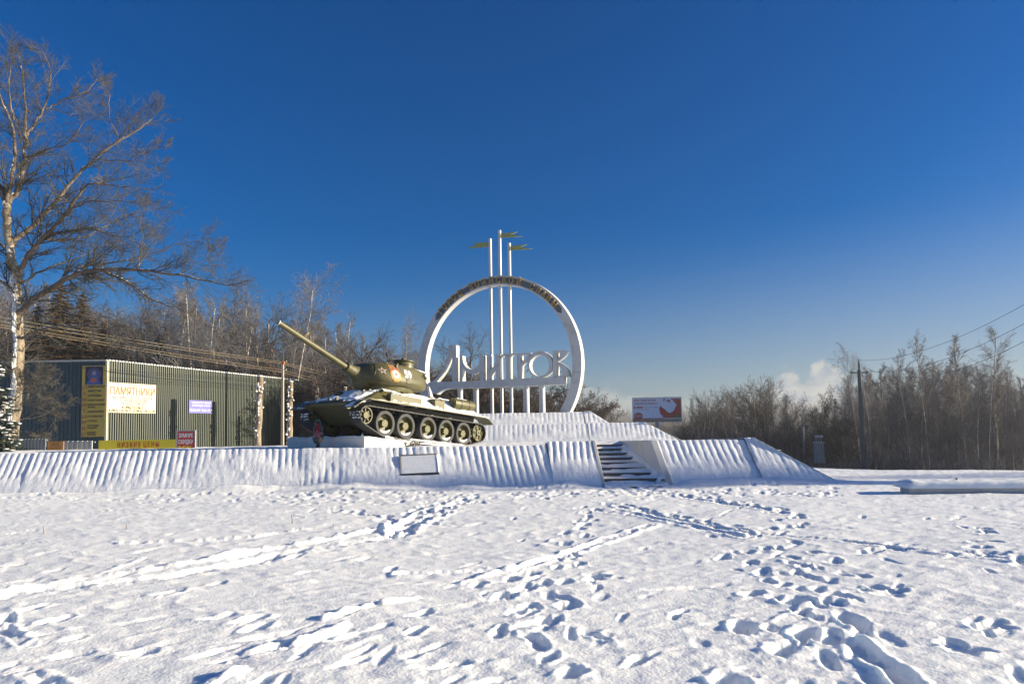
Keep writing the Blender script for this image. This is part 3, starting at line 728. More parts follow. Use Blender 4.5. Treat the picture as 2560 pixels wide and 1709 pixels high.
# the town name on its beam
Z4 = lambda x, y: onplane(1080 + x / 6.18, 830 + y / 6.18)
def L_(pts): return [Z4(*p) for p in pts]
def ell(cx, cy, rx, ry, n=48): return [(cx + rx * math.cos(2 * math.pi * i / n), cy + ry * math.sin(2 * math.pi * i / n)) for i in range(n)]
def smoothp(pts, it=2):
    for _ in range(it):
        q = []
        for a, b in zip(pts[:-1], pts[1:]): q += [(a[0] * .75 + b[0] * .25, a[1] * .75 + b[1] * .25), (a[0] * .25 + b[0] * .75, a[1] * .25 + b[1] * .75)]
        pts = [pts[0]] + q + [pts[-1]]
    return pts
LD = .17
letters = {
 'D': [[(316, 772), (380, 770), (378, 200), (262, 202)] + smoothp([(262, 202), (258, 300), (240, 400), (205, 500), (150, 610), (80, 700), (-10, 772)]) +
       [(72, 774)] + smoothp([(75, 768), (150, 680), (210, 585), (250, 490), (277, 400), (290, 312)]) + [(315, 312)]],
 'M': [[(432, 365)] + [(475, 365)] + smoothp([(475, 365), (480, 440), (500, 505), (545, 555), (600, 578), (655, 568), (700, 535), (725, 490), (733, 430), (733, 353)]) + [(800, 350), (803, 748), (742, 750)] +
       smoothp([(742, 590), (700, 625), (660, 642), (610, 645), (560, 630), (510, 590), (479, 545)]) + [(476, 766), (432, 768)]],
 'I': [[(848, 348), (905, 346)] + smoothp([(905, 580), (925, 555), (955, 528), (985, 510)]) + [(985, 380), (972, 345), (1045, 338), (1050, 738), (987, 741)] +
       smoothp([(985, 580), (950, 605), (915, 655), (885, 742)]) + [(848, 746)]],
 'T': [smoothp([(1060, 370), (1068, 350), (1100, 338), (1140, 334)]) + [(1200, 332), (1245, 328), (1290, 322), (1308, 328), (1295, 350)] + smoothp([(1260, 342), (1225, 352), (1206, 380), (1203, 420)]) + [(1205, 728), (1145, 731)] + smoothp([(1142, 420), (1138, 375), (1115, 358), (1085, 364), (1072, 385)])],
 'R': [[(1310, 328), (1500, 318), (1535, 322)] + smoothp([(1512, 350), (1490, 405), (1450, 455), (1395, 505), (1383, 530)]) + [(1385, 721), (1318, 724), (1316, 420), (1310, 328)][:-1],
       [(1374, 345), (1478, 340)] + smoothp([(1462, 375), (1430, 425), (1378, 470)])],
 'O': [ell(1668, 496, 196, 206), ell(1662, 515, 152, 164)],
 'V': [[(1868, 288), (2082, 280)] + smoothp([(2082, 280), (2066, 335), (2030, 385), (1985, 425), (1938, 452)]) + smoothp([(1938, 452), (1990, 475), (2050, 515), (2095, 570), (2115, 630), (2120, 687)]) + [(1870, 694)],
       [(1933, 305), (1992, 303)] + smoothp([(1985, 345), (1962, 395), (1933, 425)]), [(1935, 482)] + smoothp([(1962, 510), (1995, 565), (2012, 620), (2018, 670)]) + [(1935, 674)]],
}
for key in letters:
    o = mpart('town_letter', outline_mesh('town_letter', [L_(lp) for lp in letters[key]], LD, M['white_concrete']), -LD + .03)
    b = o.modifiers.new('bevel', 'BEVEL'); b.width = .008; b.segments = 1; b.limit_method = 'ANGLE'; b.angle_limit = R(50)
beam = [(-60, 790), (-28, 772), (0, 768), (490, 760), (1000, 735), (1500, 710), (2048, 690), (2048, 805), (1500, 831), (1000, 850), (490, 866), (300, 870)] + \
       smoothp([(300, 870), (235, 874), (165, 892), (115, 925), (78, 962)]) + [(10, 945), (-25, 860)]
mpart('beam', outline_mesh('beam', [L_(beam)], .19, M['white_concrete']), -.19 + .045)
def round_post(x, w_):
    u, _ = Z4(x, 1000); wid = w_ / 6.18 * 36 / F / 2
    p = RC + D1 * u - NF * .22
    m = MB(); m.tube([(p.x, p.y, 2.3), (p.x, p.y, RC.z + Z4(x, 865 - (x - 490) * .037)[1] + .02)], wid, 20)
    o = m.build('post', M['white_concrete'], None); o.parent = mon; o.matrix_parent_inverse = PI_M
for x, w_ in [(405, 84), (650, 86), (1430, 92), (1676, 90)]: round_post(x, w_)
z2 = lambda x, y: (1020 + x / 3.135, 560 + y / 3.135)
for (xb, topx, topy, fl) in [(893, 627, 105, 'L'), (1040, 704, 40, 'R'), (1190, 779, 140, 'R2')]:
    u, _ = Z4(xb, 1000); u2, v2 = onplane(*z2(topx, topy)); u = (u + u2) / 2
    p = RC + D1 * u - NF * .24
    m = MB(); rot = Matrix.Rotation(-RA, 3, 'Z')
    m.box((p.x, p.y, (2.3 + RC.z + v2) / 2), (.135, .135, RC.z + v2 - 2.3), rot)
    o = m.build('mast', M['white_concrete'], None, bevel=.008); o.parent = mon; o.matrix_parent_inverse = PI_M
    v_ = v2
    if fl == 'L': pts = [(613, 133), (482, 142), (525, 152), (440, 184), (613, 170)]
    elif fl == 'R': pts = [(712, 65), (843, 52), (793, 72), (887, 88), (712, 101)]
    else: pts = [(788, 162), (918, 151), (868, 170), (965, 185), (788, 200)]
    me = outline_mesh('pennant', [[onplane(*z2(*q)) for q in pts]], .012, M['flag'])
    mpart('pennant', me, -.24)
# ================================================================== THE TANK
TO = Vector((-4.0997, 24.1758, 1.3023)); TX = Vector((-.59059, -.80151, .09376)).normalized()
TY = Vector((0, 0, 1)).cross(TX).normalized(); TZ = TX.cross(TY)
MT = Matrix(((TX.x, TY.x, TZ.x), (TX.y, TY.y, TZ.y), (TX.z, TY.z, TZ.z))).to_4x4(); MT.translation = TO
tank = empty('tank', label='olive green wartime tank with raised gun and number 59, standing on a white wedge plinth', cat='tank')
tank.matrix_world = MT
def tp(mb, name, mt_='tank', parent=None, smooth=35, bevel=0, **k):
    return mb.build(name, M[mt_], parent or tank, smooth=smooth, bevel=bevel, **k)
# hull
m = MB()
prof = [(3.02, .98), (1.78, 1.57), (-2.15, 1.57), (-3.05, 1.12), (-2.95, .80), (-2.55, .44), (2.25, .44)]    # (x,z) side profile of inner hull
m.prism(prof, TX * 0 + Vector((1, 0, 0)), (0, 0, 1), (0, 1, 0), (0, 0, 0), -.98, .98)
tp(m, 'lower_hull', bevel=.03)
# sponsons with sloping sides
def loft(secs):
    mb = MB(); n = len(secs[0]); vs = [p for s_ in secs for p in s_]; fs = []
    for i in range(len(secs) - 1):
        for k in range(n): k2 = (k + 1) % n; fs.append((i * n + k, i * n + k2, (i + 1) * n + k2, (i + 1) * n + k))
    fs.append(tuple(range(n))[::-1]); fs.append(tuple((len(secs) - 1) * n + k for k in range(n)))
    return mb.add(vs, fs)
bot = [(2.72, 1.47), (-2.75, 1.47), (-2.75, -1.47), (2.72, -1.47)]
zb, zt = 1.165, 1.585
top = [(1.76, .93), (-2.15, .93), (-2.15, -.93), (1.76, -.93)]
m = loft([[(x, y, zb) for x, y in bot], [(x, y, zt) for x, y in top]]); tp(m, 'upper_hull', bevel=.02)
m = MB(); m.tube([(3.0, -1.0, 1.0), (3.0, 1.0, 1.0)], .075, 14); tp(m, 'nose_beam')
# driver's hatch, tow hooks, hull machine gun mount
def gl(t): return Vector((3.02 - 1.24 * t, 0, .98 + .59 * t))           # along the glacis
gd = Vector((-1.24, 0, .59)).normalized(); gn = Vector((.59, 0, 1.24)).normalized()
def on_gl(t, y, h=0): p = gl(t); return Vector((p.x, y, p.z)) + gn * h
m = MB(); m.prism([(-.32, .36), (-.34, .9), (-.1, .98), (.22, .96), (.26, .36)], (0, 1, 0), gd, gn, gl(0) + Vector((0, .42, 0)), .0, .07); tp(m, 'driver_hatch', bevel=.015)
for y in (.28, .58):
    m = MB(); c0 = on_gl(.9, y, .06); m.tube([c0 - Vector((0, .05, 0)), c0 + Vector((0, .05, 0))], .05, 10); tp(m, 'hatch_hinge')
m = MB(); m.lathe([(.20, 0), (.2, .05), (.15, .14), (.07, .19), (0, .2)], o=on_gl(.62, -.5, 0), m=Matrix.Rotation(R(28.7), 3, 'Y')); tp(m, 'machine_gun_ball')
for y in (.18, -.16):
    c0 = on_gl(.14, y, .05)
    m = MB(); m.prism([(-.09, -.06), (.1, -.06), (.07, .05), (.0, .15), (-.06, .12)], gd, gn, (0, 1, 0), c0, -.035, .035); tp(m, 'tow_hook', 'dark', bevel=.012)
# spare beam across the nose (snow-laden)
m = MB(); m.tube([on_gl(.07, -.62, .07), on_gl(.07, .62, .07)], .05, 8); tp(m, 'spare_track_rack', 'dark')
# fenders & mudguards
for s_ in (1, -1):
    m = MB(); m.box((-.18, s_ * 1.255, 1.158), (5.72, .60, .014)); m.box((-.18, s_ * 1.548, 1.145), (5.72, .012, .026)); tp(m, 'fender')
    m = MB(); m.box((-.15, s_ * .987, .80), (5.5, .012, .70)); m.box((-.15, s_ * 1.25, 1.144), (5.6, .56, .008)); tp(m, 'dark_side_plate', 'dark')  # dark sheets along the hull side and beneath the fender
    m = MB()
    P = [(2.68, 1.165), (2.84, 1.15), (3.06, 1.05), (3.38, .82)]
    vs, fs = [], []
    for x, z in P:
        for y in (.97, 1.60):
            vs.append((x, s_ * y, z)); vs.append((x, s_ * y, z - .014))
    for i in range(3):
        a = i * 4
        fs += [(a, a + 4, a + 6, a + 2), (a + 1, a + 3, a + 7, a + 5), (a, a + 1, a + 5, a + 4), (a + 2, a + 6, a + 7, a + 3)]
    fs += [(0, 2, 3, 1), (12, 13, 15, 14)]
    m.add(vs, fs)
    yi = s_ * .97
    m.prism([(2.68, 1.15), (3.02, 1.06), (3.27, .89), (3.05, .80), (2.68, .95)], (1, 0, 0), (0, 0, 1), (0, 1, 0), (0, yi, 0), -.006, .006)
    tp(m, 'front_mudguard')
    m = MB(); m.prism([(-3.0, 1.16), (-3.25, 1.10), (-3.50, .93), (-3.49, .915), (-3.24, 1.085), (-3.0, 1.145)], (1, 0, 0), (0, 0, 1), (0, 1, 0), (0, s_ * 1.25, 0), -.31, .31); tp(m, 'rear_mudguard')
# road wheels
WX = [1.925, 1.005, -.055, -.99, -1.925]
def wheel_mb():
    pass
WR = .415
tyre_me = disc_me = None
def make_wheel(s_):
    m = MB(); prof = [(.312, -.165), (.345, -.17), (WR - .01, -.17), (WR, -.155), (WR, .155), (WR - .01, .17), (.345, .17), (.312, .0)]
    m.lathe(prof + [(.312, -.165)], axis='y', n=44); tyre = m.mesh('tyre', M['rubber'], 40)
    m = MB()   # dish: rim inside wall then flat disc with perforations suggested by raised bolts & dark holes built as recessed cups
    pr = [(.311, -.16), (.309, -.13), (.300, .01), (.25, .03), (.13, .03), (.12, -.06), (.105, -.12), (.08, -.125), (.07, -.10), (0, -.10)]
    m.lathe(pr, axis='y', n=44, cap=False)
    disc = m.mesh('wheel_disc', M['wheel'], 30)
    h = MB()
    for k in range(8):
        a = 2 * math.pi * k / 8 + .2
        for rr, ro in ((.285, .0), (.20, .39)):
            x, z = rr * math.cos(a + ro), rr * math.sin(a + ro)
            h.lathe([(.021, -.005), (.021, .004), (0, .004)], o=(x, 0, z), axis='y', n=8)
    # holes face outward (-y in wheel space): slightly proud dark plugs
    holes = h.mesh('lightening_holes', M['dark'], 0)
    c = MB(); c.lathe([(.13, .0), (.128, .01), (.125, .01)], axis='y', n=20)
    for k in range(6):
        a = 2 * math.pi * k / 6; c.lathe([(.016, .0), (.016, .02), (0, .022)], o=(.108 * math.cos(a), 0, .108 * math.sin(a)), axis='y', n=6)
    return tyre, disc, holes, c.mesh('hub_bolts', M['wheel'], 30)
tyre_me, disc_me, hole_me, hub_me = make_wheel(1)
# note: lathe axis 'y' maps height h to +y. Outer face is at -y of the mesh, so wheels on the left side are turned by 180 degrees.
for me_, sh in ((hole_me, .0265), (hub_me, -.132)):
    me_.transform(Matrix.Scale(-1, 4, (0, 1, 0))); me_.flip_normals(); me_.transform(Matrix.Translation((0, sh, 0)))
def snow_crescent(r_, w0=.03):
    m = MB(); vs = []; fs = []
    n = 18
    for i in range(n + 1):
        a = math.pi * 1.5 + (i / n - .5) * 1.75; t_ = math.sin(math.pi * i / n) ** .7 * .055 * (1 + .3 * math.sin(i * 2.1)) + .002
        for (rr, y) in ((r_, -.155), (r_ - t_, -.145), (r_ - t_ * 1.2, -.05), (r_ - .01, -.01)):
            vs.append((rr * math.cos(a), y, rr * math.sin(a)))
    for i in range(n):
        for j in range(3): fs.append((i * 4 + j, i * 4 + j + 1, i * 4 + 5 + j, i * 4 + 4 + j))
    m.add(vs, fs); return m.mesh('snow_in_rim', M['snow'], 60)
cres_me = snow_crescent(.303)
def wheel_at(x, z, s_, spin):
    o = link('road_wheel', tyre_me, tank); o.location = (x, s_ * 1.27, z)
    o.rotation_euler = (0, 0, math.pi if s_ > 0 else 0)
    for me_, nm in ((disc_me, 'wheel_disc'), (hole_me, 'lightening_holes'), (hub_me, 'hub_cap')):
        c = link(nm, me_, o, kind='stuff' if 'hole' in nm else None); c.rotation_euler = (0, spin, 0)
    c = link('snow_in_rim', cres_me, o); c.rotation_euler = (0, -.12 if s_ > 0 else .1, 0)
for s_ in (1, -1):
    for i, x in enumerate(WX): wheel_at(x, .455, s_, .35 * i + .1)
# idler and sprocket
def ring_y(m, r0, r1, y0, y1, n=30, o=(0, 0, 0)):
    m.lathe([(r0, y0), (r1, y0), (r1, y1), (r0, y1), (r0, y0)], axis='y', n=n, o=o)
IX, IZ, IR = 2.74, .64, .27
SX, SZ, SR = -2.80, .56, .31
for s_ in (1, -1):
    m = MB(); ring_y(m, IR - .035, IR, -.13, .13); ring_y(m, 0.03, .085, -.145, .145, 16)
    for k in range(8):
        a = 2 * math.pi * k / 8
        m.box((.155 * math.cos(a), s_ * .08, .155 * math.sin(a)), (.17, .03, .035), Matrix.Rotation(-a, 3, 'Y'))
    for k in range(10):
        a = 2 * math.pi * k / 10; m.lathe([(.02, -.16), (.02, .16)], o=(.105 * math.cos(a), 0, .105 * math.sin(a)), axis='y', n=6)
    m.lathe([(.11, -.15), (.11, .15)], axis='y', n=20)
    o = tp(m, 'idler_wheel', 'wheel'); o.location = (IX, s_ * 1.29, IZ)
    m = MB(); ring_y(m, SR - .06, SR, -.12, -.06); ring_y(m, SR - .06, SR, .06, .12); ring_y(m, .03, .11, -.15, .15, 16)
    for k in range(6):
        a = 2 * math.pi * k / 6
        ring_y(m, .035, .062, -.14, .14, 12, o=((SR - .075) * math.cos(a), 0, (SR - .075) * math.sin(a)))
        m.box((.15 * math.cos(a + .5), s_ * .09, .15 * math.sin(a + .5)), (.2, .03, .07), Matrix.Rotation(-a - .5, 3, 'Y'))
    o = tp(m, 'drive_sprocket', 'wheel'); o.location = (SX, s_ * 1.27, SZ)
    # inner suspension wall
    m = MB()
    for x in WX: m.tube([(x, s_ * .99, .455), (x, s_ * 1.12, .455)], .07, 10)
    tp(m, 'axle_stubs', 'dark')
    m = MB()
    for x in (1.45, .5, -.5, -1.45):
        m.prism([(x - .07, 1.0), (x + .07, 1.0), (x, .86)], (1, 0, 0), (0, 0, 1), (0, 1, 0), (0, s_ * 1.16, 0), -.02, .02)
    tp(m, 'bump_stops')
# track links
pts = []
for cx_, cz_, rr in [(IX, IZ, IR + .025), (SX, SZ, SR + .02)] + [(x, .455, WR + .018) for x in WX]:
    for k in range(90):
        a = 2 * math.pi * k / 90; pts.append((cx_ + rr * math.cos(a), cz_ + rr * math.sin(a)))
def hull2(P):
    P = sorted(set(P)); lo = []
    for p in P:
        while len(lo) > 1 and (lo[-1][0] - lo[-2][0]) * (p[1] - lo[-2][1]) - (lo[-1][1] - lo[-2][1]) * (p[0] - lo[-2][0]) <= 0: lo.pop()
        lo.append(p)
    up = []
    for p in reversed(P):
        while len(up) > 1 and (up[-1][0] - up[-2][0]) * (p[1] - up[-2][1]) - (up[-1][1] - up[-2][1]) * (p[0] - up[-2][0]) <= 0: up.pop()
        up.append(p)
    return lo[:-1] + up[:-1]
hl = hull2(pts); hl.append(hl[0])
cum = [0]
for a, b in zip(hl[:-1], hl[1:]): cum.append(cum[-1] + math.dist(a, b))
nl = round(cum[-1] / .172); pit = cum[-1] / nl
def along(s_):
    s_ %= cum[-1]
    i = max(k for k in range(len(cum) - 1) if cum[k] <= s_ + 1e-9)
    t = (s_ - cum[i]) / max(cum[i + 1] - cum[i], 1e-9)
    return hl[i][0] + (hl[i + 1][0] - hl[i][0]) * t, hl[i][1] + (hl[i + 1][1] - hl[i][1]) * t
m = MB(); m.box((0, 0, 0), (.150, .50, .028)); m.box((0, 0, -.022), (.03, .47, .018))
m.tube([(.08, -.25, 0), (.08, .25, 0)], .018, 6)
link_a = m.mesh('track_link', M['track'], 30)
m = MB(); m.box((0, 0, 0), (.150, .50, .028)); m.box((0, 0, -.022), (.03, .47, .018)); m.box((0, 0, .05), (.09, .04, .08))
m.tube([(.08, -.25, 0), (.08, .25, 0)], .018, 6)
link_b = m.mesh('track_link', M['track'], 30)
for s_ in (1, -1):
    for k in range(nl):
        a = along(k * pit); b = along((k + 1) * pit)
        c = ((a[0] + b[0]) / 2, (a[1] + b[1]) / 2); an = math.atan2(b[1] - a[1], b[0] - a[0])
        o = link('track_link', link_a if k % 2 else link_b, tank)
        o.location = (c[0], s_ * 1.25, c[1]); o.rotation_euler = (0, -an, 0)      # up side = inside of the loop
# side boxes, tank, rails
def sidept(x, t, h=0, s_=1):        # on the sloping sponson side, t 0 bottom .. 1 top
    y = 1.47 + (.93 - 1.47) * t; z = zb + (zt - zb) * t
    n = Vector((0, .52, .54)).normalized()
    return Vector((x, s_ * y, z)) + Vector((0, s_ * n.y, n.z)) * h
m = MB(); m.box((1.12, 1.40, 1.30), (1.42, .20, .26)); tp(m, 'tool_box', bevel=.012)
m = MB(); m.box((-.50, 1.36, 1.345), (.52, .30, .30)); m.box((-.50, 1.365, 1.505), (.56, .34, .025)); tp(m, 'stowage_box', bevel=.012)
m = MB(); m.lathe([(.12, -.006), (.0, -.004)], o=(0, 0, 0), n=8)
tb = empty('fuel_tank', (-1.87, 1.33, 1.50)); tb.parent = tank
m = MB(); m.lathe([(.0, -.53), (.17, -.53), (.20, -.545), (.205, -.52), (.205, .52), (.20, .545), (.17, .53), (.0, .53)], axis='x', n=32); m.build('barrel_body', M['tank'], tb, smooth=40)
for x in (-.22, .22): m = MB(); m.lathe([(.207, x - .018), (.214, x - .018), (.214, x + .018), (.207, x + .018)], axis='x', n=32); m.build('strap', M['dark'], tb)
m = MB()
for x in (-.35, .35): m.box((x, -.05, -.22), (.06, .3, .12))
m.build('cradle', M['tank'], tb)
m = MB(); m.lathe([(.05, .54), (.05, .57), (0, .57)], axis='x', n=12); m.build('filler_cap', M['tank'], tb)
for (xa, xb) in [(1.5, 1.0), (.85, .4), (.2, -.2), (-.95, -1.3)]:
    a, b = sidept(xa, .72, .0), sidept(xb, .72, .0); a1, b1 = sidept(xa, .72, .07), sidept(xb, .72, .07)
    m = MB(); m.tube([a, a1, b1, b], .012, 6); tp(m, 'handrail', 'dark')
    if xa in (.85,):
        m = MB(); m.prism([(xa, .80), (xb - .05, .80), (xb - .05, .93), (xa, .93)], (1, 0, 0), Vector((0, -.54, .52)), Vector((0, .69, .72)), sidept(0, 0, 0), .0, .02); tp(m, 'side_plate')
m = MB(); m.tube([(1.88, 1.02, 1.45), (1.84, 1.12, 1.58)], [.03, .05], 10); m.box((2.0, 1.15, 1.24), (.05, .06, .18)); tp(m, 'headlamp_bracket', 'dark')
for y in (-.5, .55):
    pass
# engine deck hump
m = loft([[(-.75, .8, 1.58), (-2.1, .8, 1.58), (-2.1, -.8, 1.58), (-.75, -.8, 1.58)], [(-.9, .6, 1.72), (-1.95, .6, 1.67), (-1.95, -.6, 1.67), (-.9, -.6, 1.72)]]); tp(m, 'engine_deck', bevel=.02)

# turret
TCX = .72; GAZ = R(1.0)
tur = empty('turret', (TCX, 0, 0)); tur.parent = tank; tur.rotation_euler = (0, 0, GAZ)
def outline(xf, xr, hw, nf=2.3, nr=3.2, n=72):
    o = []
    for k in range(n):
        a = 2 * math.pi * k / n; c, s_ = math.cos(a), math.sin(a); e = 2 / (nf if c > 0 else nr)
        x = (xf if c > 0 else xr) * math.copysign(abs(c) ** e, c); y = hw * math.copysign(abs(s_) ** (2 / (2.5 if c > 0 else 3.0)), s_)
        if c < 0: y *= 1 - .10 * abs(x / xr)
        o.append((x, y))
    return o
lay = [(1.56, .93, .93, .93, 2, 2), (1.80, .96, .96, .98, 2, 2), (1.83, 1.12, 1.28, 1.06, 2.4, 2.8), (1.88, 1.28, 1.42, 1.13, 2.7, 3.0), (1.98, 1.36, 1.46, 1.16, 2.8, 3.1),
       (2.16, 1.37, 1.46, 1.11, 2.8, 3.2), (2.32, 1.31, 1.43, 1.035, 2.8, 3.2), (2.46, 1.20, 1.39, .965, 2.8, 3.2), (2.525, 1.10, 1.36, .93, 2.8, 3.2), (2.545, 1.02, 1.32, .89, 2.7, 3.2), (2.555, .6, .9, .55, 2.3, 3)]
mb = loft([[(x, y, z) for x, y in outline(xf, xr, hw, nf, nr)] for (z, xf, xr, hw, nf, nr) in lay])
body = mb.build('turret_body', M['tank_cast'], tur, smooth=45)
bvh = BVHTree.FromPolygons([Vector(v) for v in mb.v], mb.f)
# mantlet & gun; turret local frame
GEL = R(18.6)
gd_ = Vector((math.cos(GEL), 0, math.sin(GEL))); G0 = Vector((.95, 0, 2.00))
m = MB(); gun_m = Matrix.Rotation(math.pi / 2 - GEL, 3, 'Y')
m.lathe([(.36, -.05), (.36, .25), (.33, .36), (.235, .50), (.195, .62), (.18, .86), (.16, .90), (.11, .90)], o=G0, m=gun_m, n=32)
m.build('mantlet', M['tank_cast'], tur, smooth=40)
m = MB(); m.lathe([(.36, .0), (.44, .12), (.40, .30), (.33, .36)], o=G0, m=gun_m, n=28); m.build('mantlet_collar', M['tank_cast'], tur, smooth=40)
m = MB(); m.lathe([(.098, .85), (.092, 2.2), (.080, 3.70), (.080, 3.74), (.055, 3.742), (.052, 3.6), (0, 3.6)], o=G0, m=gun_m, n=28)
gun = m.build('gun_barrel', M['tank'], tur, smooth=30)
m = MB(); m.lathe([(.082, 3.71), (.086, 3.71), (.086, 3.746), (.054, 3.748), (.054, 3.71)], o=G0, m=gun_m, n=28); m.build('muzzle_ring', M['grey_metal'], tur, smooth=30)
# cupola, hatches, periscopes
def cyl(name, x, y, prof, mt_='tank', n=32, par=None):
    mm = MB(); mm.lathe(prof, o=(x, y, 0), n=n); return mm.build(name, M[mt_], par or tur, smooth=35)
cyl('commander_cupola', -.42, .42, [(.355, 2.53), (.355, 2.74), (.33, 2.78), (0, 2.785)])
cyl('cupola_lid', -.42, .42, [(.40, 2.787), (.40, 2.815), (.36, 2.83), (0, 2.835)])
cyl('periscope', -.36, .45, [(.075, 2.836), (.08, 2.92), (.0, 2.93)], n=14)
cyl('loader_hatch', -.35, -.42, [(.30, 2.555), (.30, 2.60), (.27, 2.62), (0, 2.625)])
cyl('sight_periscope', .42, .42, [(.07, 2.53), (.07, 2.63), (.05, 2.65), (0, 2.65)], n=14)
cyl('vent_cap', .05, .56, [(.06, 2.53), (.06, 2.64), (.04, 2.66), (0, 2.66)], n=14)
cyl('vent_cap', .68, .0, [(.09, 2.53), (.09, 2.59), (.06, 2.61), (0, 2.61)], n=14)
cyl('vent_cap', -.05, .64, [(.05, 2.50), (.05, 2.60), (.0, 2.61)], n=12)
for k in range(5):
    a = -2.2 + k * 1.1
    m = MB(); m.box((-.42 + .352 * math.cos(a), .42 + .352 * math.sin(a), 2.66), (.012, .13, .035), Matrix.Rotation(a, 3, 'Z')); m.build('vision_slit', M['dark'], tur)
# things fixed on the turret's left side, found by casting onto the casting
def hit(x, z):
    loc, nrm, _, _ = bvh.ray_cast(Vector((x, 3, z)), Vector((0, -1, 0)))
    if nrm.y < 0: nrm = -nrm
    return loc, nrm
def decal(name, me, ox, oz, sx=1, lift=.006, shear=0):
    """flat artwork in (a,b); a runs towards the rear of the tank"""
    bm = bmesh.new(); bm.from_mesh(me)
    bmesh.ops.triangulate(bm, faces=bm.faces)
    for _ in range(2):
        ed = [e for e in bm.edges if e.calc_length() > .08]
        if ed: bmesh.ops.subdivide_edges(bm, edges=ed, cuts=1)
    for v in bm.verts:
        h_ = max(v.co.z, 0)
        x, z = ox - v.co.x * sx, oz + v.co.y
        l_, n_ = hit(x, z); v.co = l_ + n_ * (lift + (.002 if v.co.z > 0 else 0))
    bmesh.ops.recalc_face_normals(bm, faces=bm.faces)
    bm.to_mesh(me); bm.free()
    return link(name, me, tur)
def star(r_, ri=.42, n=5, cx_=0, cy_=0): return [(cx_ + (r_ if k % 2 == 0 else r_ * ri) * math.sin(math.pi * k / n), cy_ + (r_ if k % 2 == 0 else r_ * ri) * math.cos(math.pi * k / n)) for k in range(2 * n)]
def el2(cx_, cy_, rx, ry, n=32, wob=0): return [(cx_ + rx * (1 + wob * math.sin(9 * 2 * math.pi * k / n)) * math.cos(2 * math.pi * k / n), cy_ + ry * (1 + wob * math.sin(9 * 2 * math.pi * k / n)) * math.sin(2 * math.pi * k / n)) for k in range(n)]
def filled(name, loops, mt_): return outline_mesh(name, loops, .0005, M[mt_])
def thick_text(s_, size, mt_, bold): return text_mesh(s_, size, M[mt_], depth=.0005, bold=bold)
SXc, SZc = .98, 2.24
decal('star_outline', filled('star_outline', [star(.120), star(.092)], 'white_paint'), SXc, SZc, lift=.008)
decal('red_star', filled('red_star', [star(.078)], 'badge_red'), SXc, SZc, lift=.008)
GXc, GZc = .56, 2.18
decal('badge_wreath', filled('badge_wreath', [el2(0, -.03, .20, .235, 45, .05), el2(0, -.01, .125, .14)], 'badge_gold'), GXc, GZc, lift=.008)
decal('badge_banner', filled('badge_banner', [[(-.20, .02), (-.21, .26), (.16, .28), (.18, .04), (.12, .12), (0, .15), (-.12, .10)]], 'badge_red'), GXc, GZc, lift=.012)
decal('badge_lettering', thick_text('ГВАРДИЯ', .075, 'badge_gold', .001), GXc + .02, GZc + .215, lift=.016)
decal('badge_border', filled('badge_border', [[(-.205, .265), (.165, .285), (.165, .30), (-.205, .28)]], 'badge_gold'), GXc, GZc - .0, lift=.012)
decal('badge_field', filled('badge_field', [el2(0, -.01, .122, .136), star(.09, .42, 5, 0, -.01)], 'white_paint'), GXc, GZc, lift=.010)
decal('badge_star', filled('badge_star', [star(.088, .42, 5, 0, -.01)], 'badge_red'), GXc, GZc, lift=.010)
decal('number', thick_text('59', .36, 'white_paint', .012), -.0, 2.24, lift=.010)
# pistol port, handrail, lifting ears, side cap
for (x, z, r_) in [(.08, 2.02, .062)]:
    l_, n_ = hit(x, z); mm = n_.to_track_quat('Z', 'Y').to_matrix()
    m = MB(); m.lathe([(.085, -.01), (.085, .006), (r_, .008), (r_, .02), (.03, .025), (.02, .015), (0, .015)], o=l_, m=mm, n=18); m.build('pistol_port', M['tank_cast'], tur)
    m = MB(); m.lathe([(.03, .0), (.03, .032), (0, .032)], o=l_, m=mm, n=12); m.build('port_plug', M['dark'], tur)
a, na = hit(-.86, 2.33); b, nb = hit(-1.18, 2.31)
m = MB(); m.tube([a, a + na * .08 + Vector((0, 0, -.0)), b + nb * .08 - Vector((0, 0, .06)), b], .014, 6); m.build('turret_rail', M['dark'], tur)
m = MB(); m.tube([a + Vector((0, 0, -.0)), a + na * .09, b + nb * .09, b], .012, 6); m.build('turret_rail', M['dark'], tur)
for x, z in ((.47, 2.46), (-1.28, 2.40)):
    l_, n_ = hit(max(x, -1.25), z); m = MB(); m.prism([(-.05, -.10), (.05, -.02), (.03, .06), (-.03, .06)], (1, 0, 0), (0, 0, 1), (0, 1, 0), l_, .0, .07); m.build('lifting_eye', M['dark'], tur, bevel=.01)
# weld line of the cast front cheek
m = MB(); P = []
for z in np.linspace(1.90, 2.50, 14):
    aa = R(37 - 8 * ((z - 2.2) / .35) ** 2); dv = Vector((math.cos(aa), math.sin(aa), 0))
    l_, n_, _, _ = bvh.ray_cast(Vector((.2, 0, z)) + dv * 3, -dv); P.append(l_ + dv * .002)
m.tube(P, .010, 5); m.build('weld_seam', M['dark'], tur)

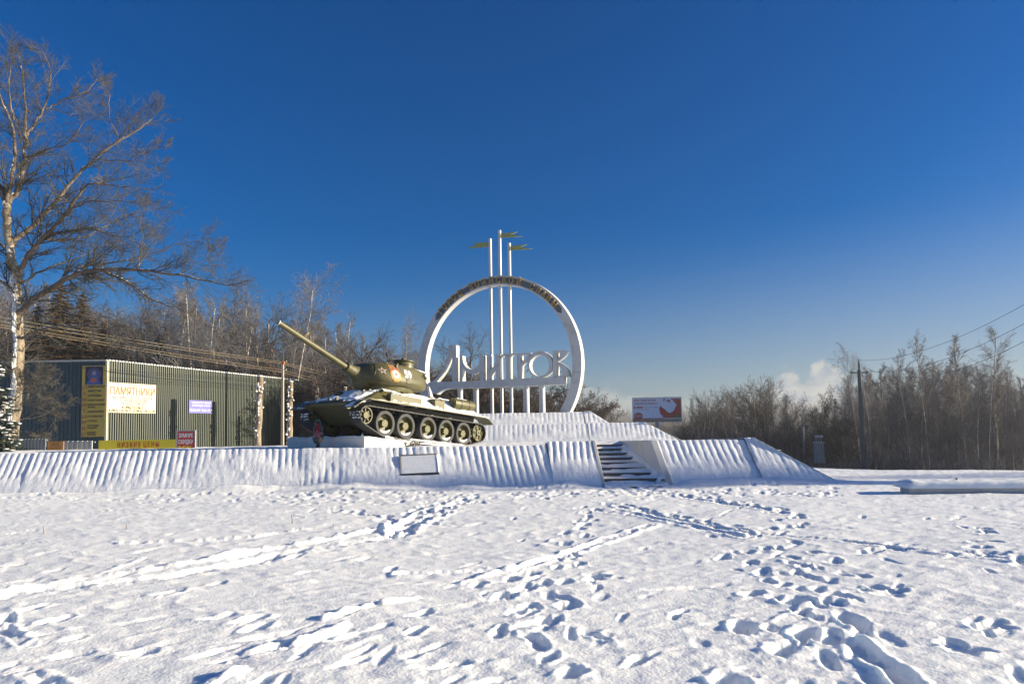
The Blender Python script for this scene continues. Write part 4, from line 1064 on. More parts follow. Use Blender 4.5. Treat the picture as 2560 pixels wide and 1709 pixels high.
# snow lying on the tank
def patch(P, nrm, seed, cover=.5, th=.05, nx=60, ny=60, parent=tank, name='snow_patch', scale=2.6, edge=.12, lift=.003):
    P = [Vector(p) for p in P]; nrm = Vector(nrm).normalized()
    S, T = np.meshgrid(np.linspace(0, 1, nx), np.linspace(0, 1, ny), indexing='ij')
    L0 = (P[1] - P[0]).length; L1 = (P[3] - P[0]).length
    f = fbm(S * L0 * scale, T * L1 * scale, seed, 4) + cover
    e = np.minimum(np.minimum(S * L0, (1 - S) * L0), np.minimum(T * L1, (1 - T) * L1))
    f = np.minimum(f, f * e / edge + .0)
    h = np.where(f > 0, th * np.sqrt(np.clip(f, 0, 1)) + .012 * fbm(S * L0 * 8, T * L1 * 8, seed + 3, 3), f * .25 - .02)
    keep = f > -.04
    B = [np.array(p) for p in P]
    Vv = (B[0][None, None] * ((1 - S) * (1 - T))[..., None] + B[1][None, None] * (S * (1 - T))[..., None] + B[2][None, None] * (S * T)[..., None] + B[3][None, None] * ((1 - S) * T)[..., None])
    Vv = Vv + np.array(nrm)[None, None] * (h + lift)[..., None]
    q = grid_quads(nx, ny, keep)
    if len(q) == 0: return
    return link(name, np_mesh(name, Vv.reshape(-1, 3), q, M['snow']), parent)
patch([on_gl(.16, -1.15), on_gl(.16, .98), on_gl(1.0, .9), on_gl(1.0, -.9)], gn, 3, .75, .10, 90, 60, scale=1.9)
patch([on_gl(.02, -.95), on_gl(.02, .95), on_gl(.24, .95), on_gl(.24, -.95)], gn, 8, .6, .08, 70, 20, scale=2.2, edge=.06)
patch([on_gl(.075, -.62, .05), on_gl(.075, .62, .05), on_gl(.17, .62, .05), on_gl(.17, -.62, .05)], gn, 9, .6, .035, 70, 12, scale=3, edge=.04)
for s_, sd_ in ((1, 12), (-1, 14)):
    patch([(2.80, s_ * 1.0, 1.16), (2.80, s_ * 1.55, 1.16), (3.34, s_ * 1.55, .855), (3.34, s_ * 1.0, .855)], (.5, 0, .86), sd_, .12, .03, 34, 34, scale=4, edge=.05)
    patch([(2.7, s_ * 1.0, 1.165), (2.7, s_ * 1.54, 1.165), (1.3, s_ * 1.54, 1.165), (1.3, s_ * 1.0, 1.165)], (0, 0, 1), sd_ + 3, .05, .05, 40, 80, scale=2, edge=.08)
    patch([(1.3, s_ * 1.2, 1.165), (1.3, s_ * 1.54, 1.165), (-3.2, s_ * 1.54, 1.165), (-3.2, s_ * 1.2, 1.165)], (0, 0, 1), sd_ + 5, .32, .06, 30, 200, scale=2, edge=.05)
    patch([sidept(1.75, -.02, 0, s_), sidept(1.35, 1.0, 0, s_), sidept(-2.3, 1.0, 0, s_), sidept(-2.6, -.02, 0, s_)], (0, s_ * .69, .72), sd_ + 7, .62, .10, 60, 220, scale=1.8, edge=.05)
patch([(1.70, -.9, 1.588), (1.70, .92, 1.588), (-2.2, .92, 1.588), (-2.2, -.9, 1.588)], (0, 0, 1), 31, .35, .09, 90, 160, scale=1.7)
patch([(-.8, -.8, 1.70), (-.8, .85, 1.70), (-2.1, .85, 1.65), (-2.1, -.8, 1.65)], (0, 0, 1), 33, .35, .09, 60, 60, scale=1.9)
patch([(-2.15, .93, 1.58), (-2.15, -.93, 1.58), (-3.0, -.93, 1.15), (-3.0, .93, 1.15)], (-.5, 0, .85), 35, .35, .06, 60, 50, scale=1.9)
patch([(-.28, 1.22, 1.52), (-.28, 1.52, 1.52), (-.74, 1.52, 1.52), (-.74, 1.22, 1.52)], (0, 0, 1), 36, -.18, .02, 24, 30, scale=7, edge=.04)
patch([(1.81, 1.32, 1.43), (1.81, 1.49, 1.43), (.43, 1.49, 1.43), (.43, 1.32, 1.43)], (0, 0, 1), 37, .25, .03, 14, 90, scale=3, edge=.03)
patch([(-1.42, 1.18, 1.695), (-1.42, 1.40, 1.70), (-2.47, 1.40, 1.70), (-2.47, 1.18, 1.695)], (0, 0, 1), 38, .15, .03, 20, 70, scale=4, edge=.05)
# turret roof
patch([(.85, -.7, 2.535), (.85, .66, 2.535), (-.02, .86, 2.535), (-.02, -.8, 2.535)], (0, 0, 1), 41, .12, .05, 60, 60, parent=tur, scale=3)
patch([(-.02, -.8, 2.535), (-.02, .88, 2.535), (-1.28, .80, 2.52), (-1.28, -.8, 2.52)], (0, 0, 1), 43, .22, .05, 60, 60, parent=tur, scale=3)
patch([(-.75, .3, 2.53), (-.75, .86, 2.52), (-1.28, .80, 2.49), (-1.28, .0, 2.52)], (0, 0, 1), 46, .5, .05, 30, 30, parent=tur, scale=3, edge=.05)
# clots of snow on the front tracks
for s_ in (1, -1):
    for k in range(3):
        x0_ = IX + IR + .05 - .02 * k; z0_ = .74 - k * .085
        patch([(x0_, s_ * 1.02, z0_), (x0_, s_ * 1.48, z0_), (x0_ + .01, s_ * 1.48, z0_ - .055), (x0_ + .01, s_ * 1.02, z0_ - .055)], (1, 0, 0), 60 + k * 5 + (s_ > 0), -.02, .018, 50, 10, scale=14, edge=.01)
patch([(2.0, 1.02, .05), (2.0, 1.56, .02), (-3.1, 1.62, .02), (-3.1, 1.0, .02)], (0, 0, 1), 70, .30, .05, 30, 200, scale=2.2, edge=.05, name='snow_under_track')

# plinth (world-aligned wedge following the tank's pitch) – a thing of its own
def tw(x, y, z): return MT @ Vector((x, y, z))
pl = empty('plinth', tuple(tw(2.0, 0, -.4)), label='cream plastered wedge plinth with a broken end under the front of the tank', cat='plinth')
PLI = Matrix.Translation(tw(2.0, 0, -.4)).inverted()
def plpart(o): o.parent = pl; o.matrix_parent_inverse = PLI; return o
m = MB()
T4 = [tw(3.12, 1.84, -.07), tw(3.12, -1.95, -.07), tw(.95, -1.95, -.07), tw(.95, 1.84, -.07)]
B4 = [Vector((p.x, p.y, 1.0)) for p in T4]
m.add(T4 + B4, [(0, 1, 2, 3), (4, 7, 6, 5), (0, 4, 5, 1), (1, 5, 6, 2), (2, 6, 7, 3), (3, 7, 4, 0)])
plpart(m.build('plinth_block', M['cream_concrete'], None, bevel=.012))
# broken rubble end
rr = random.Random(5)
m = MB()
for k in range(26):
    c = tw(rr.uniform(.86, 1.16), rr.uniform(1.78, 1.88), -.07 - rr.uniform(.01, .20)); s0 = rr.uniform(.03, .07)
    bm = bmesh.new(); bmesh.ops.create_icosphere(bm, subdivisions=1, radius=s0)
    m.add([c + v.co * rr.uniform(.7, 1.3) for v in bm.verts], [tuple(v.index for v in f.verts) for f in bm.faces]); bm.free()
plpart(m.build('rubble_edge', M['raw_concrete'], None, smooth=0))
def plp(*a, **k):
    o = patch(*a, parent=None, **k)
    if o: plpart(o)
plp([tw(3.10, 1.82, -.07), tw(3.10, -1.9, -.07), tw(1.0, -1.9, -.07), tw(1.0, 1.82, -.07)], TZ, 80, .30, .045, 90, 60, scale=2, name='snow_cover', edge=.03)
plp([tw(1.3, 1.86, -.09), tw(1.3, 1.2, -.06), tw(-3.2, 1.2, -.05), tw(-3.2, 1.95, -.07)], TZ, 81, .5, .06, 40, 140, scale=2, name='snow_cover', edge=.12)
# snow banked by the rear part of the tracks (fills between tracks and terrace)
def bank(S, T): return 1.185 + .04 * fbm(S * 3, T * 3, 91, 4) - .10 * sst(T - 21.2 - (S + 3.4) * .0, 0, -1)
S, T = np.meshgrid(np.linspace(.95, -4.2, 120), np.linspace(-2.4, 2.4, 90), indexing='ij')
zl = np.where(S > -1, -.16, -.10) + .03 * fbm(S * 2.5, T * 2.5, 92, 4)
e = np.clip(np.minimum(np.minimum(.95 - S, S + 4.2), np.minimum(T + 2.4, 2.4 - T)) / .5, 0, 1)
P = np.array(TO)[None, None] + S[..., None] * np.array(TX) + T[..., None] * np.array(TY)
base = np.maximum(P[..., 2] + zl, 1.12)
P[..., 2] = 1.10 + (base - 1.10) * np.sqrt(e) + .0
tpart('snow_bank', np_mesh('snow_bank', P.reshape(-1, 3), grid_quads(120, 90), M['snow']))
# dark frozen clods by the broken end
m = MB()
for k in range(34):
    c = at(1012 + rr.uniform(-8, 40), 1112 + rr.uniform(-5, 9), 21.4); s0 = rr.uniform(.015, .05)
    bm = bmesh.new(); bmesh.ops.create_icosphere(bm, subdivisions=1, radius=s0)
    m.add([Vector(c) + v.co * rr.uniform(.7, 1.3) for v in bm.verts], [tuple(v.index for v in f.verts) for f in bm.faces]); bm.free()
tag(m.build('clods', M['raw_concrete'], None, smooth=0), 'dark frozen clods scattered in the snow below the broken plinth end', 'rubble', kind='stuff')

# wreath in an urn before the plinth
wc = Vector(at(795, 1117, 21.2)); wc.z = 1.17
wr = empty('memorial_wreath', tuple(wc), label='teardrop funeral wreath of red and pink flowers in a black urn before the plinth', cat='wreath')
m = MB(); m.lathe([(.0, 0), (.17, 0), (.17, .05), (.09, .09), (.06, .16), (.07, .20), (.15, .26), (.19, .34), (.21, .42), (.23, .44), (.22, .46), (.0, .45)], n=20); m.build('urn', M['urn'], wr)
patch([(-.15, -.15, .05), (.15, -.15, .05), (.15, .05, .05), (-.15, .05, .05)], (0, 0, 1), 5, .3, .03, 16, 16, parent=wr, name='snow_patch', edge=.03)
def blobs(name, pts, rad, mt_):
    mm = MB()
    for p in pts:
        bm = bmesh.new(); bmesh.ops.create_icosphere(bm, subdivisions=1, radius=rad * rr.uniform(.7, 1.3))
        mm.add([Vector(p) + v.co * rr.uniform(.65, 1.35) for v in bm.verts], [tuple(v.index for v in f.verts) for f in bm.faces]); bm.free()
    mm.build(name, M[mt_], wr, smooth=0)
def drop(t): # teardrop outline, t 0..1 ; apex up
    a = 2 * math.pi * t; return .22 * math.sin(a) * (1 - .45 * (math.cos(a) * .5 + .5)), .80 + .36 * math.cos(a)
wr.scale = (.78, .78, .78)
blobs('tinsel_rim', [(x, .0 + rr.uniform(-.03, .03), z) for x, z in [drop(i / 46) for i in range(46)]], .028, 'teal')
for i in range(16):
    x, z = rr.uniform(-.13, .13), .62 + rr.random() ** 1.2 * .42; x *= (1.15 - z) * 2
    mm = MB()
    for j in range(7):
        a = j * 2.4; mm.tube([(x, -.04, z), (x + .045 * math.cos(a), -.07, z + .045 * math.sin(a))], [.01, .03], 6)
    mm.build('flower', M['fl_pink' if (z < .78 and rr.random() < .6) else 'fl_red'], wr)
for i in range(5):
    x = rr.uniform(-.15, .15); mm = MB()
    for j in range(7):
        a = j * 2.4; mm.tube([(x, -.12, .54), (x + .05 * math.cos(a), -.15, .54 + .05 * math.sin(a))], [.01, .032], 6)
    mm.build('flower', M['fl_pink'], wr)
for sgn, n_ in ((1, 5), (-1, 4)):
    for i in range(n_):
        mm = MB(); a = R(8 + 20 * i); mm.tube([(sgn * .15, -.03, .50), (sgn * (.15 + .08 * math.cos(a)), -.05, .50 + .06 * math.sin(a) - .01), (sgn * (.15 + .16 * math.cos(a)), -.04, .48 + .07 * math.sin(a))], [.006, .02, .003], 5); mm.build('leaf', M['leaf'], wr)
blobs('frame_filling', [(rr.uniform(-.12, .12) * (1.2 - z) * 1.6, .03, z) for z in [.5 + rr.random() * .5 for _ in range(60)]], .05, 'urn')
# ================================================================== GREEN BUILDING AND ITS SIGNS
C0 = Vector((*at(266, 1000, 41)[:2], -.2)); WD = Vector((.42, .9075, 0)).normalized(); WL = 17.0
p_end = at(747, 1000, 1); 
# length so that the wall ends at photo x=747
k_ = p_end[0] / p_end[1]
WL = (k_ * C0.y - C0.x) / (WD.x - k_ * WD.y)
TOPZ0 = at(266, 901, 41)[2]; TOPZ1 = at(747, 951, C0.y + WL * WD.y)[2]
bd = empty('green_shed', tuple(C0), label='long shed clad in green corrugated steel with a lighter raking side wall', cat='building')
PI_B = Matrix.Translation(-C0)
def bpart(o): o.parent = bd; o.matrix_parent_inverse = PI_B; return o
def corr(name, A, Dv, N_, length, z0, zA, zB, mt_, pitch=.20, dep=.045, prof=(0, .35, .5, .85)):
    """trapezoid sheet; A start, Dv along, N_ outward"""
    n = int(length / pitch); vs = []; fs = []; s_ = []
    for i in range(n):
        for (t, h) in ((0, 0), (.5, 0), (.56, 1), (.94, 1)): s_.append(((i + t) * pitch, h))
    s_.append((n * pitch, 0))
    for u, h in s_:
        p = A + Dv * u + N_ * (h * dep); zt_ = zA + (zB - zA) * u / length
        vs += [(p.x, p.y, z0), (p.x, p.y, zt_)]
    for i in range(len(s_) - 1): fs.append((2 * i, 2 * i + 2, 2 * i + 3, 2 * i + 1))
    m = MB(); m.add(vs, fs); return m.mesh(name, M[mt_], 0)
NR = Vector((WD.y, -WD.x, 0))
nsh = 5; L5 = WL / nsh
for i in range(nsh):
    za = TOPZ0 + (TOPZ1 - TOPZ0) * i / nsh; zb2 = TOPZ0 + (TOPZ1 - TOPZ0) * (i + 1) / nsh
    bpart(link('wall_sheet', corr('wall_sheet', C0 + WD * (i * L5) + NR * (.004 * (i % 2)), WD, NR, L5, -.2, za, zb2, 'green_metal', pitch=.15, dep=.08)))
ND = Vector((-.93, .10, 0)).normalized() if False else Vector((-.998, .05, 0)).normalized()
NL_ = Vector((ND.y, -ND.x, 0)); NL_ = NL_ if NL_.y < 0 else -NL_
LL = 20.0
for i in range(5):
    bpart(link('dark_wall_sheet', corr('dark_wall_sheet', C0 + ND * (i * 4) + NL_ * (.003 * (i % 2)), ND, NL_, 4.0, -.2, TOPZ0 - .02 + i * .02, TOPZ0 + i * .02, 'shaded_metal', pitch=.25, dep=.035)))
# corner trim, roof, eaves snow
m = MB(); m.box((0, 0, (TOPZ0 - .2) / 2), (.12, .12, TOPZ0 + .18)); o = m.build('corner_trim', M['cream_board'], None); o.location = (C0.x + .03, C0.y - .04, .0); o.parent = bd; o.matrix_parent_inverse = PI_B
E1 = C0 + WD * WL; F1 = C0 + ND * LL; G1 = F1 + WD * WL
m = MB(); q = [Vector((C0.x, C0.y, TOPZ0)), Vector((E1.x, E1.y, TOPZ1)), Vector((G1.x, G1.y, TOPZ1)), Vector((F1.x, F1.y, TOPZ0 + .1))]
m.add(q + [p + Vector((0, 0, .06)) for p in q], [(0, 1, 2, 3), (4, 7, 6, 5), (0, 4, 5, 1), (1, 5, 6, 2), (2, 6, 7, 3), (3, 7, 4, 0)])
bpart(m.build('roof', M['snow'], None, smooth=0))
m = MB()
for i in range(int(WL / .215)):
    p = C0 + WD * (i * .215 + .12) + NR * .02; z = TOPZ0 + (TOPZ1 - TOPZ0) * i * .215 / WL
    m.box((p.x, p.y, z + .03), (.13, .16, .07), Matrix.Rotation(math.atan2(WD.y, WD.x), 3, 'Z'))
bpart(tag(m.build('eaves_snow', M['snow'], None, smooth=60, bevel=.02), kind='stuff'))
m = MB(); a = C0 + NL_ * .06; b = F1 + NL_ * .06
m.tube([(a.x, a.y, TOPZ0), (b.x, b.y, TOPZ0 + .09)], .05, 6); bpart(m.build('eaves_trim', M['grey_metal'], None))
bk = C0 + ND * LL
m = MB()
for a, b, za, zb2 in [(E1, G1, TOPZ1, TOPZ1), (G1, F1, TOPZ1, TOPZ0)]:
    m.add([(a.x, a.y, -.3), (b.x, b.y, -.3), (b.x, b.y, zb2), (a.x, a.y, za)], [(0, 1, 2, 3)])
bpart(m.build('back_wall', M['shaded_metal'], None, smooth=0))
# dark cable across the wall
m = MB(); P = []
for px, py in [(200, 918), (266, 927), (400, 945), (560, 958), (690, 968), (745, 972)]:
    d = Vector(ray(px, py)); P0 = C0 + NR * .14
    if px >= 266: t = (P0 - Vector(EYE)).dot(NR) / d.dot(NR)
    else: t = (C0 + NL_ * .1 - Vector(EYE)).dot(NL_) / d.dot(NL_)
    P.append(Vector(EYE) + d * t)
m.tube(P, .014, 5); bpart(m.build('cable', M['dark_wire'], None))

def sign(name, corners, nrm_pt, board, lines, label, cat='sign', frame=None, shapes=(), plane=None, thick=.03, group=None):
    """corners: photo pixels TL, TR, BL; plane: (point, normal). lines: (text, x0..1, y0..1 from top, height frac, material, bold, align, stretch)"""
    P0, N_ = plane
    def hp(px, py):
        d = Vector(ray(px, py)); return Vector(EYE) + d * ((P0 - Vector(EYE)).dot(N_) / d.dot(N_))
    TL, TR_, BL = [hp(*c) for c in corners]
    xd = TR_ - TL; xd.z = 0; w_ = xd.length; xd.normalize(); h_ = TL.z - BL.z
    nn_ = xd.cross(Vector((0, 0, 1))); nn_ = nn_ if nn_.dot(N_) > 0 else -nn_
    mm = Matrix(((xd.x, 0, nn_.x), (xd.y, 0, nn_.y), (0, 1, 0))).to_4x4(); mm.translation = BL
    base = empty(name, label=label, cat=cat, group=group); base.matrix_world = mm
    m_ = MB(); m_.box((w_ / 2, h_ / 2, -thick / 2), (w_, h_, thick)); m_.build('board', M[board], base)
    if frame:
        m_ = MB(); t2 = .04
        m_.box((w_ / 2, -t2 / 2, -.01), (w_ + 2 * t2, t2, thick + .04)); m_.box((w_ / 2, h_ + t2 / 2, -.01), (w_ + 2 * t2, t2, thick + .04))
        m_.box((-t2 / 2, h_ / 2, -.01), (t2, h_, thick + .04)); m_.box((w_ + t2 / 2, h_ / 2, -.01), (t2, h_, thick + .04))
        m_.build('frame', M[frame], base)
    for j, (kind, nm, pts, mt_) in enumerate(shapes):
        me = outline_mesh(nm, [[(x * w_, (1 - y) * h_) for x, y in lp] for lp in pts], .0015, M[mt_])
        o_ = link(nm, me, base); o_.location = (0, 0, .003 + .0035 * kind)
    for (s_, x, y, hh, mt_, bold, al, st) in lines:
        me = text_mesh(s_, hh * h_ * 1.35, M[mt_], depth=.0015, bold=bold * hh * h_, align=al)
        if st > 0:          # fit to width fraction st
            xs_ = [v.co.x for v in me.vertices]; wv = max(xs_) - min(xs_)
            me.transform(Matrix.Scale(st * w_ / wv, 4, (1, 0, 0)))
        o_ = link('lettering', me, base); o_.location = (x * w_, (1 - y) * h_, .022)
    return base, w_, h_
WALLP = (C0 + NR * .12, NR); LEFTP = (C0 + NL_ * .10, NL_)
def zc(x, y): return (x / 5.2275, 840 + y / 5.2275)
def zd(x, y): return (400 + x / 5.226, 840 + y / 5.226)
sign('wall_sign', [zc(1413, 600), zc(2038, 645), zc(1406, 995)], None, 'cream_board', [
    ('ПАМЯТНИКИ', .51, .285, .27, 'dull_red', .02, 'CENTER', .93), ('ИП Рогачев', .54, .07, .045, 'black', 0, 'CENTER', .2),
    ('ЦВЕТНИКИ   КРЕСТЫ   ОГРАДЫ', .51, .495, .095, 'dull_blue', .01, 'CENTER', .87), ('УСТАНОВКА ИЗДЕЛИЙ', .52, .60, .095, 'dull_blue', .01, 'CENTER', .60),
    ('УКЛАДКА ПЛИТКИ', .52, .705, .095, 'dull_blue', .01, 'CENTER', .50), ('8 (496) 223-96-11', .52, .825, .095, 'black', .01, 'CENTER', .46),
    ('8 (903) 124-18-22, 8 (903) 124-21-29', .50, .935, .095, 'black', .01, 'CENTER', .96)],
    'cream board sign in red and black lettering with phone numbers, on the green shed', plane=WALLP)
icon = [(0, 'picture_panel', [[(.13, .012), (.86, .012), (.86, .268), (.13, .268)]], 'navy'),
        (1, 'picture_glow', [[(.5 + .30 * math.cos(a), .12 + .095 * math.sin(a)) for a in np.linspace(0, 6.28, 24)[:-1]]], 'glow_print'),
        (2, 'figure_robe', [[(.36, .10), (.42, .06), (.52, .045), (.61, .065), (.66, .12), (.68, .19), (.76, .235), (.78, .268), (.18, .268), (.22, .225), (.34, .18)]], 'blue_print'),
        (3, 'figure_dress', [[(.40, .17), (.60, .17), (.62, .225), (.50, .25), (.32, .22)]], 'dull_red'),
        (4, 'figure_face', [[(.5 + .075 * math.cos(a), .105 + .03 * math.sin(a)) for a in np.linspace(0, 6.28, 16)[:-1]]], 'skin_print')]
vert = [(c, .12, .318 + i * .0812, .052, 'dull_red', .02, 'CENTER', .17) for i, c in enumerate('ПАМЯТНИКИ')]
rows = [('ЦВЕТНИКИ', .298, .028, .70), ('КРЕСТЫ', .36, .028, .54), ('ОГРАДЫ', .423, .028, .55), ('КАМНИ ПАМЯТИ', .49, .021, .68), ('МЕМОРИАЛЬНЫЕ', .553, .021, .72), ('ДОСКИ', .588, .021, .31),
        ('ПОДОКОННИКИ', .65, .021, .66), ('СТОЛЕШНИЦЫ', .717, .021, .62), ('СТУПЕНИ', .782, .021, .40), ('УСТАНОВКА', .845, .021, .50), ('ИЗДЕЛИЙ', .878, .021, .40), ('УКЛАДКА', .942, .021, .38), ('ПЛИТКИ', .973, .021, .36)]
sign('wall_sign', [zc(1072, 388), zc(1388, 373), zc(1057, 1315)], None, 'ochre_board', vert + [(s_, .26 + w_ / 2, y, h_, 'navy', .03, 'CENTER', w_) for s_, y, h_, w_ in rows],
     'tall ochre sign with a picture on top and columns of navy words, beside shed corner', plane=LEFTP, shapes=icon)
sign('wall_sign', [zd(378, 832), zd(676, 856), zd(378, 1003)], None, 'blue_board', [('ПРОИЗВОДСТВО ИЗДЕЛИЙ', .51, .20, .13, 'white_paint', 0, 'CENTER', .84), ('ИЗ ПРИРОДНОГО КАМНЯ', .51, .42, .13, 'white_paint', 0, 'CENTER', .78), ('Красная гора, ст.1', .50, .76, .20, 'white_paint', 0, 'CENTER', .94)],
     'small violet blue sign with white lettering on the green shed wall', plane=WALLP)
# free-standing boards near the shed
yb0 = Vector((*at(246, 1100, 30)[:2], 1.0))
def flat_plane(px, Y): p = Vector((*at(px, 1000, Y)[:2], 1)); return (p, Vector((0, -1, 0)))
sg, w_, h_ = sign('banner', [zc(1290, 1362), zd(240, 1362), (246, 1136)], None, 'yellow_board', [('Н И З К И Е  Ц Е Н Ы', .50, .36, .36, 'red', .03, 'CENTER', .52), ('СКИДКИ НА ПАМЯТНИКИ', .56, .86, .20, 'black', .0, 'CENTER', .55)],
     'long low yellow banner with red lettering behind the snowy terrace edge', plane=flat_plane(300, 28), cat='banner', thick=.02)
for x in (.05, w_ / 2, w_ - .05):
    m = MB(); m.box((x, -.3, -.06), (.05, h_ + .6, .05)); m.build('post', M['bark'], sg)
sg, w_, h_ = sign('discount_board', [zd(233, 1242), zd(459, 1242), (443, 1134)], None, 'red_board', [('ЗИМНИЕ', .5, .20, .19, 'white_paint', .03, 'CENTER', .84), ('СКИДКИ', .5, .48, .19, 'white_paint', .03, 'CENTER', .84), ('25%', .45, .80, .28, 'yellow_print', .03, 'CENTER', .8)],
     'small red discount board with white and yellow lettering beside the yellow banner', plane=flat_plane(460, 27.6), cat='sign', frame='grey_metal', thick=.03)
for x in (.08, w_ - .08):
    m = MB(); m.box((x, -.25, -.06), (.05, h_ + .4, .05)); m.build('post', M['bark'], sg)
sg, w_, h_ = sign('information_board', [(118.5, 1103), (158.5, 1103), (118.5, 1129)], None, 'orange_board', [(s_, .5, y, .06, 'black', .0, 'CENTER', w2) for s_, y, w2 in (('Памятники из гранита', .12, .6), ('и мрамора', .24, .45), ('Гравировка портретов', .36, .5), ('Ограды, столы, скамейки', .50, .75), ('Благоустройство мест', .62, .85), ('Хранение бесплатно', .76, .7), ('Рассрочка', .88, .6))],
     'small orange information board with dark text lines near the leafless tree', plane=flat_plane(138, 27.8), cat='sign')
for x in (.08, w_ - .08):
    m = MB(); m.box((x, -.3, -.06), (.05, h_ + .5, .05)); m.build('post', M['bark'], sg)
# low sheet fence
def fence(px0, px1, ytop, Y, mt_, label, pitch=.14):
    a = Vector(at(px0, ytop, Y)); b = Vector(at(px1, ytop, Y)); ln = b.x - a.x
    fo = empty('sheet_fence', (a.x, Y, 0), label=label, cat='fence')
    n = max(1, round(ln / 1.1)); seg = ln / n
    for i in range(n):
        me = corr('fence_sheet', Vector((a.x + i * seg + .004, Y + .002 * (i % 2), 0)), Vector((1, 0, 0)), Vector((0, -1, 0)), seg - .008, 0.2, a.z, a.z, mt_, pitch, .03)
        o_ = link('fence_sheet', me, fo); o_.matrix_parent_inverse = Matrix.Translation((-a.x, -Y, 0))
    m = MB(); m.box((ln / 2, .06, a.z - .06), (ln, .04, .05)); m.build('rail', M['grey_metal'], fo)
fence(40, 117, 1097, 28.5, 'wall_grey', 'low grey blue sheet fence behind the leafless tree')
fence(159.5, 236, 1102, 28.5, 'grey_metal', 'low pale corrugated fence between the orange board and the yellow banner', .2)

# ================================================================== BILLBOARD AND FAR THINGS
BY = 84.0
pb = Vector((*at(1640, 1000, BY)[:2], 5)); bn = Vector((-.10, -1, 0)).normalized()
zb_ = lambda x, y: (1560 + x / 14.68, 980 + y / 14.68)
def cir(cx_, cy_, rx, ry, n=28): return [(cx_ + rx * math.cos(a), cy_ + ry * math.sin(a)) for a in np.linspace(0, 2 * math.pi, n + 1)[:-1]]
shp = [(0, 'poster_red', [[(.635, .06), (.995, .06), (.995, .845), (.63, .845), (.62, .77), (.575, .68), (.555, .56), (.55, .44), (.57, .36), (.62, .30), (.645, .22), (.64, .12)]], 'bill_red'),
       (1, 'poster_card', [[(.68, .06), (.76, .045), (.82, .10), (.91, .30), (.87, .45), (.84, .56), (.77, .64), (.72, .60), (.66, .48), (.59, .38), (.62, .24)]], 'bill_blue'),
       (2, 'poster_bow', [[(.70, .14), (.725, .08), (.75, .11), (.785, .11), (.775, .18), (.765, .24), (.745, .17), (.735, .15), (.715, .21)]], 'bill_red'),
       (2, 'poster_fir', [[(.82, .82), (.86, .76), (.90, .71), (.95, .73), (.995, .70), (.995, .84), (.85, .845)]], 'leaf'),
       (0, 'poster_strip', [[(.0, .835), (.63, .845), (.63, .875), (.0, .875)]], 'bill_red'),
       (1, 'poster_strip', [[(.0, .878), (.995, .878), (.995, .998), (.0, .998)]], 'bill_gold'),
       (2, 'poster_seal', [cir(.115, .745, .09, .145)], 'bill_red'), (3, 'poster_seal_ring', [cir(.115, .745, .072, .115), cir(.115, .745, .064, .10)], 'bill_gold'),
       (2, 'poster_dot', [cir(.04, .395, .023, .045)], 'bill_red'), (2, 'poster_pill', [[(.075, .40), (.085, .35), (.20, .35), (.215, .39), (.205, .43), (.085, .43)]], 'bill_red')]
bb, bw, bh = sign('billboard', [zb_(325, 215), zb_(2105, 190), zb_(330, 1105)], None, 'bill_blue', [
    ('Для чуда нужно', .03, .10, .085, 'red', .012, 'LEFT', 0), ('совсем немного!', .03, .235, .085, 'red', .012, 'LEFT', 0), ('%', .04, .395, .05, 'white_paint', 0, 'CENTER', .02),
    ('Подарок', .145, .392, .05, 'white_paint', 0, 'CENTER', .10), ('при покупке дивана', .38, .392, .05, 'dull_blue', 0, 'CENTER', .29), ('от 35 000 рублей', .21, .485, .05, 'dull_blue', 0, 'CENTER', .26),
    ('ЛАДЬЯ', .115, .745, .075, 'white_paint', .02, 'CENTER', .125), ('Центр Интерьера', .19, .94, .075, 'dull_red', .01, 'CENTER', .34), ('www.mebel-dmitrov.ru   8 (496) 227-15-40', .74, .925, .035, 'grey_print', 0, 'CENTER', .5)],
    'large blue and red advertising billboard on a steel post beyond the terrace', plane=(pb, bn), cat='billboard', frame='white_paint', shapes=shp, thick=.3)
m = MB(); m.box((bw * .50, -2.5, -.35), (.45, 5.0, .45)); m.build('post', M['grey_metal'], bb, bevel=.02)
m = MB()
for x in (.3, .62, .83): m.box((x * bw, -.06, -.15), (.10, .22, .5))
m.build('bottom_brackets', M['grey_metal'], bb)
m = MB()
for x in (.28, .7): m.box((x * bw, bh + .08, -.1), (.12, .12, .12))
m.build('top_lamps', M['grey_metal'], bb)
# far brick apartment block
a = at(1628, 1057, 330); b = at(1686, 1057, 330); c = at(1694, 1057, 338)
ab = empty('apartment_block', (a[0], 330, -14), label='distant orange brick apartment block partly hidden under the billboard', cat='building')
wv = b[0] - a[0]; hv = a[2] + 14
m = MB(); m.add([(0, 0, 0), (wv, 0, 0), (wv + 1.8, 10, 0), (1.8, 12, 0), (0, 0, hv), (wv, 0, hv), (wv + 1.8, 10, hv), (1.8, 12, hv)], [(0, 1, 5, 4), (1, 2, 6, 5), (2, 3, 7, 6), (3, 0, 4, 7), (4, 5, 6, 7)])
m.build('walls', M['brick'], ab, smooth=0)
wm = MB(); wm.box((0, 0, 0), (1.1, .12, 1.4)); wme = wm.mesh('window', M['pane'])
for i in range(5):
    for j in range(5):
        o = link('window', wme, ab); o.location = ((i + .5) * wv / 5, -.02, hv - 1.8 - j * 2.8)
m = MB(); m.box((wv * .5, 4, hv + .3), (wv + .5, 12, .5)); m.build('parapet', M['snow'], ab)
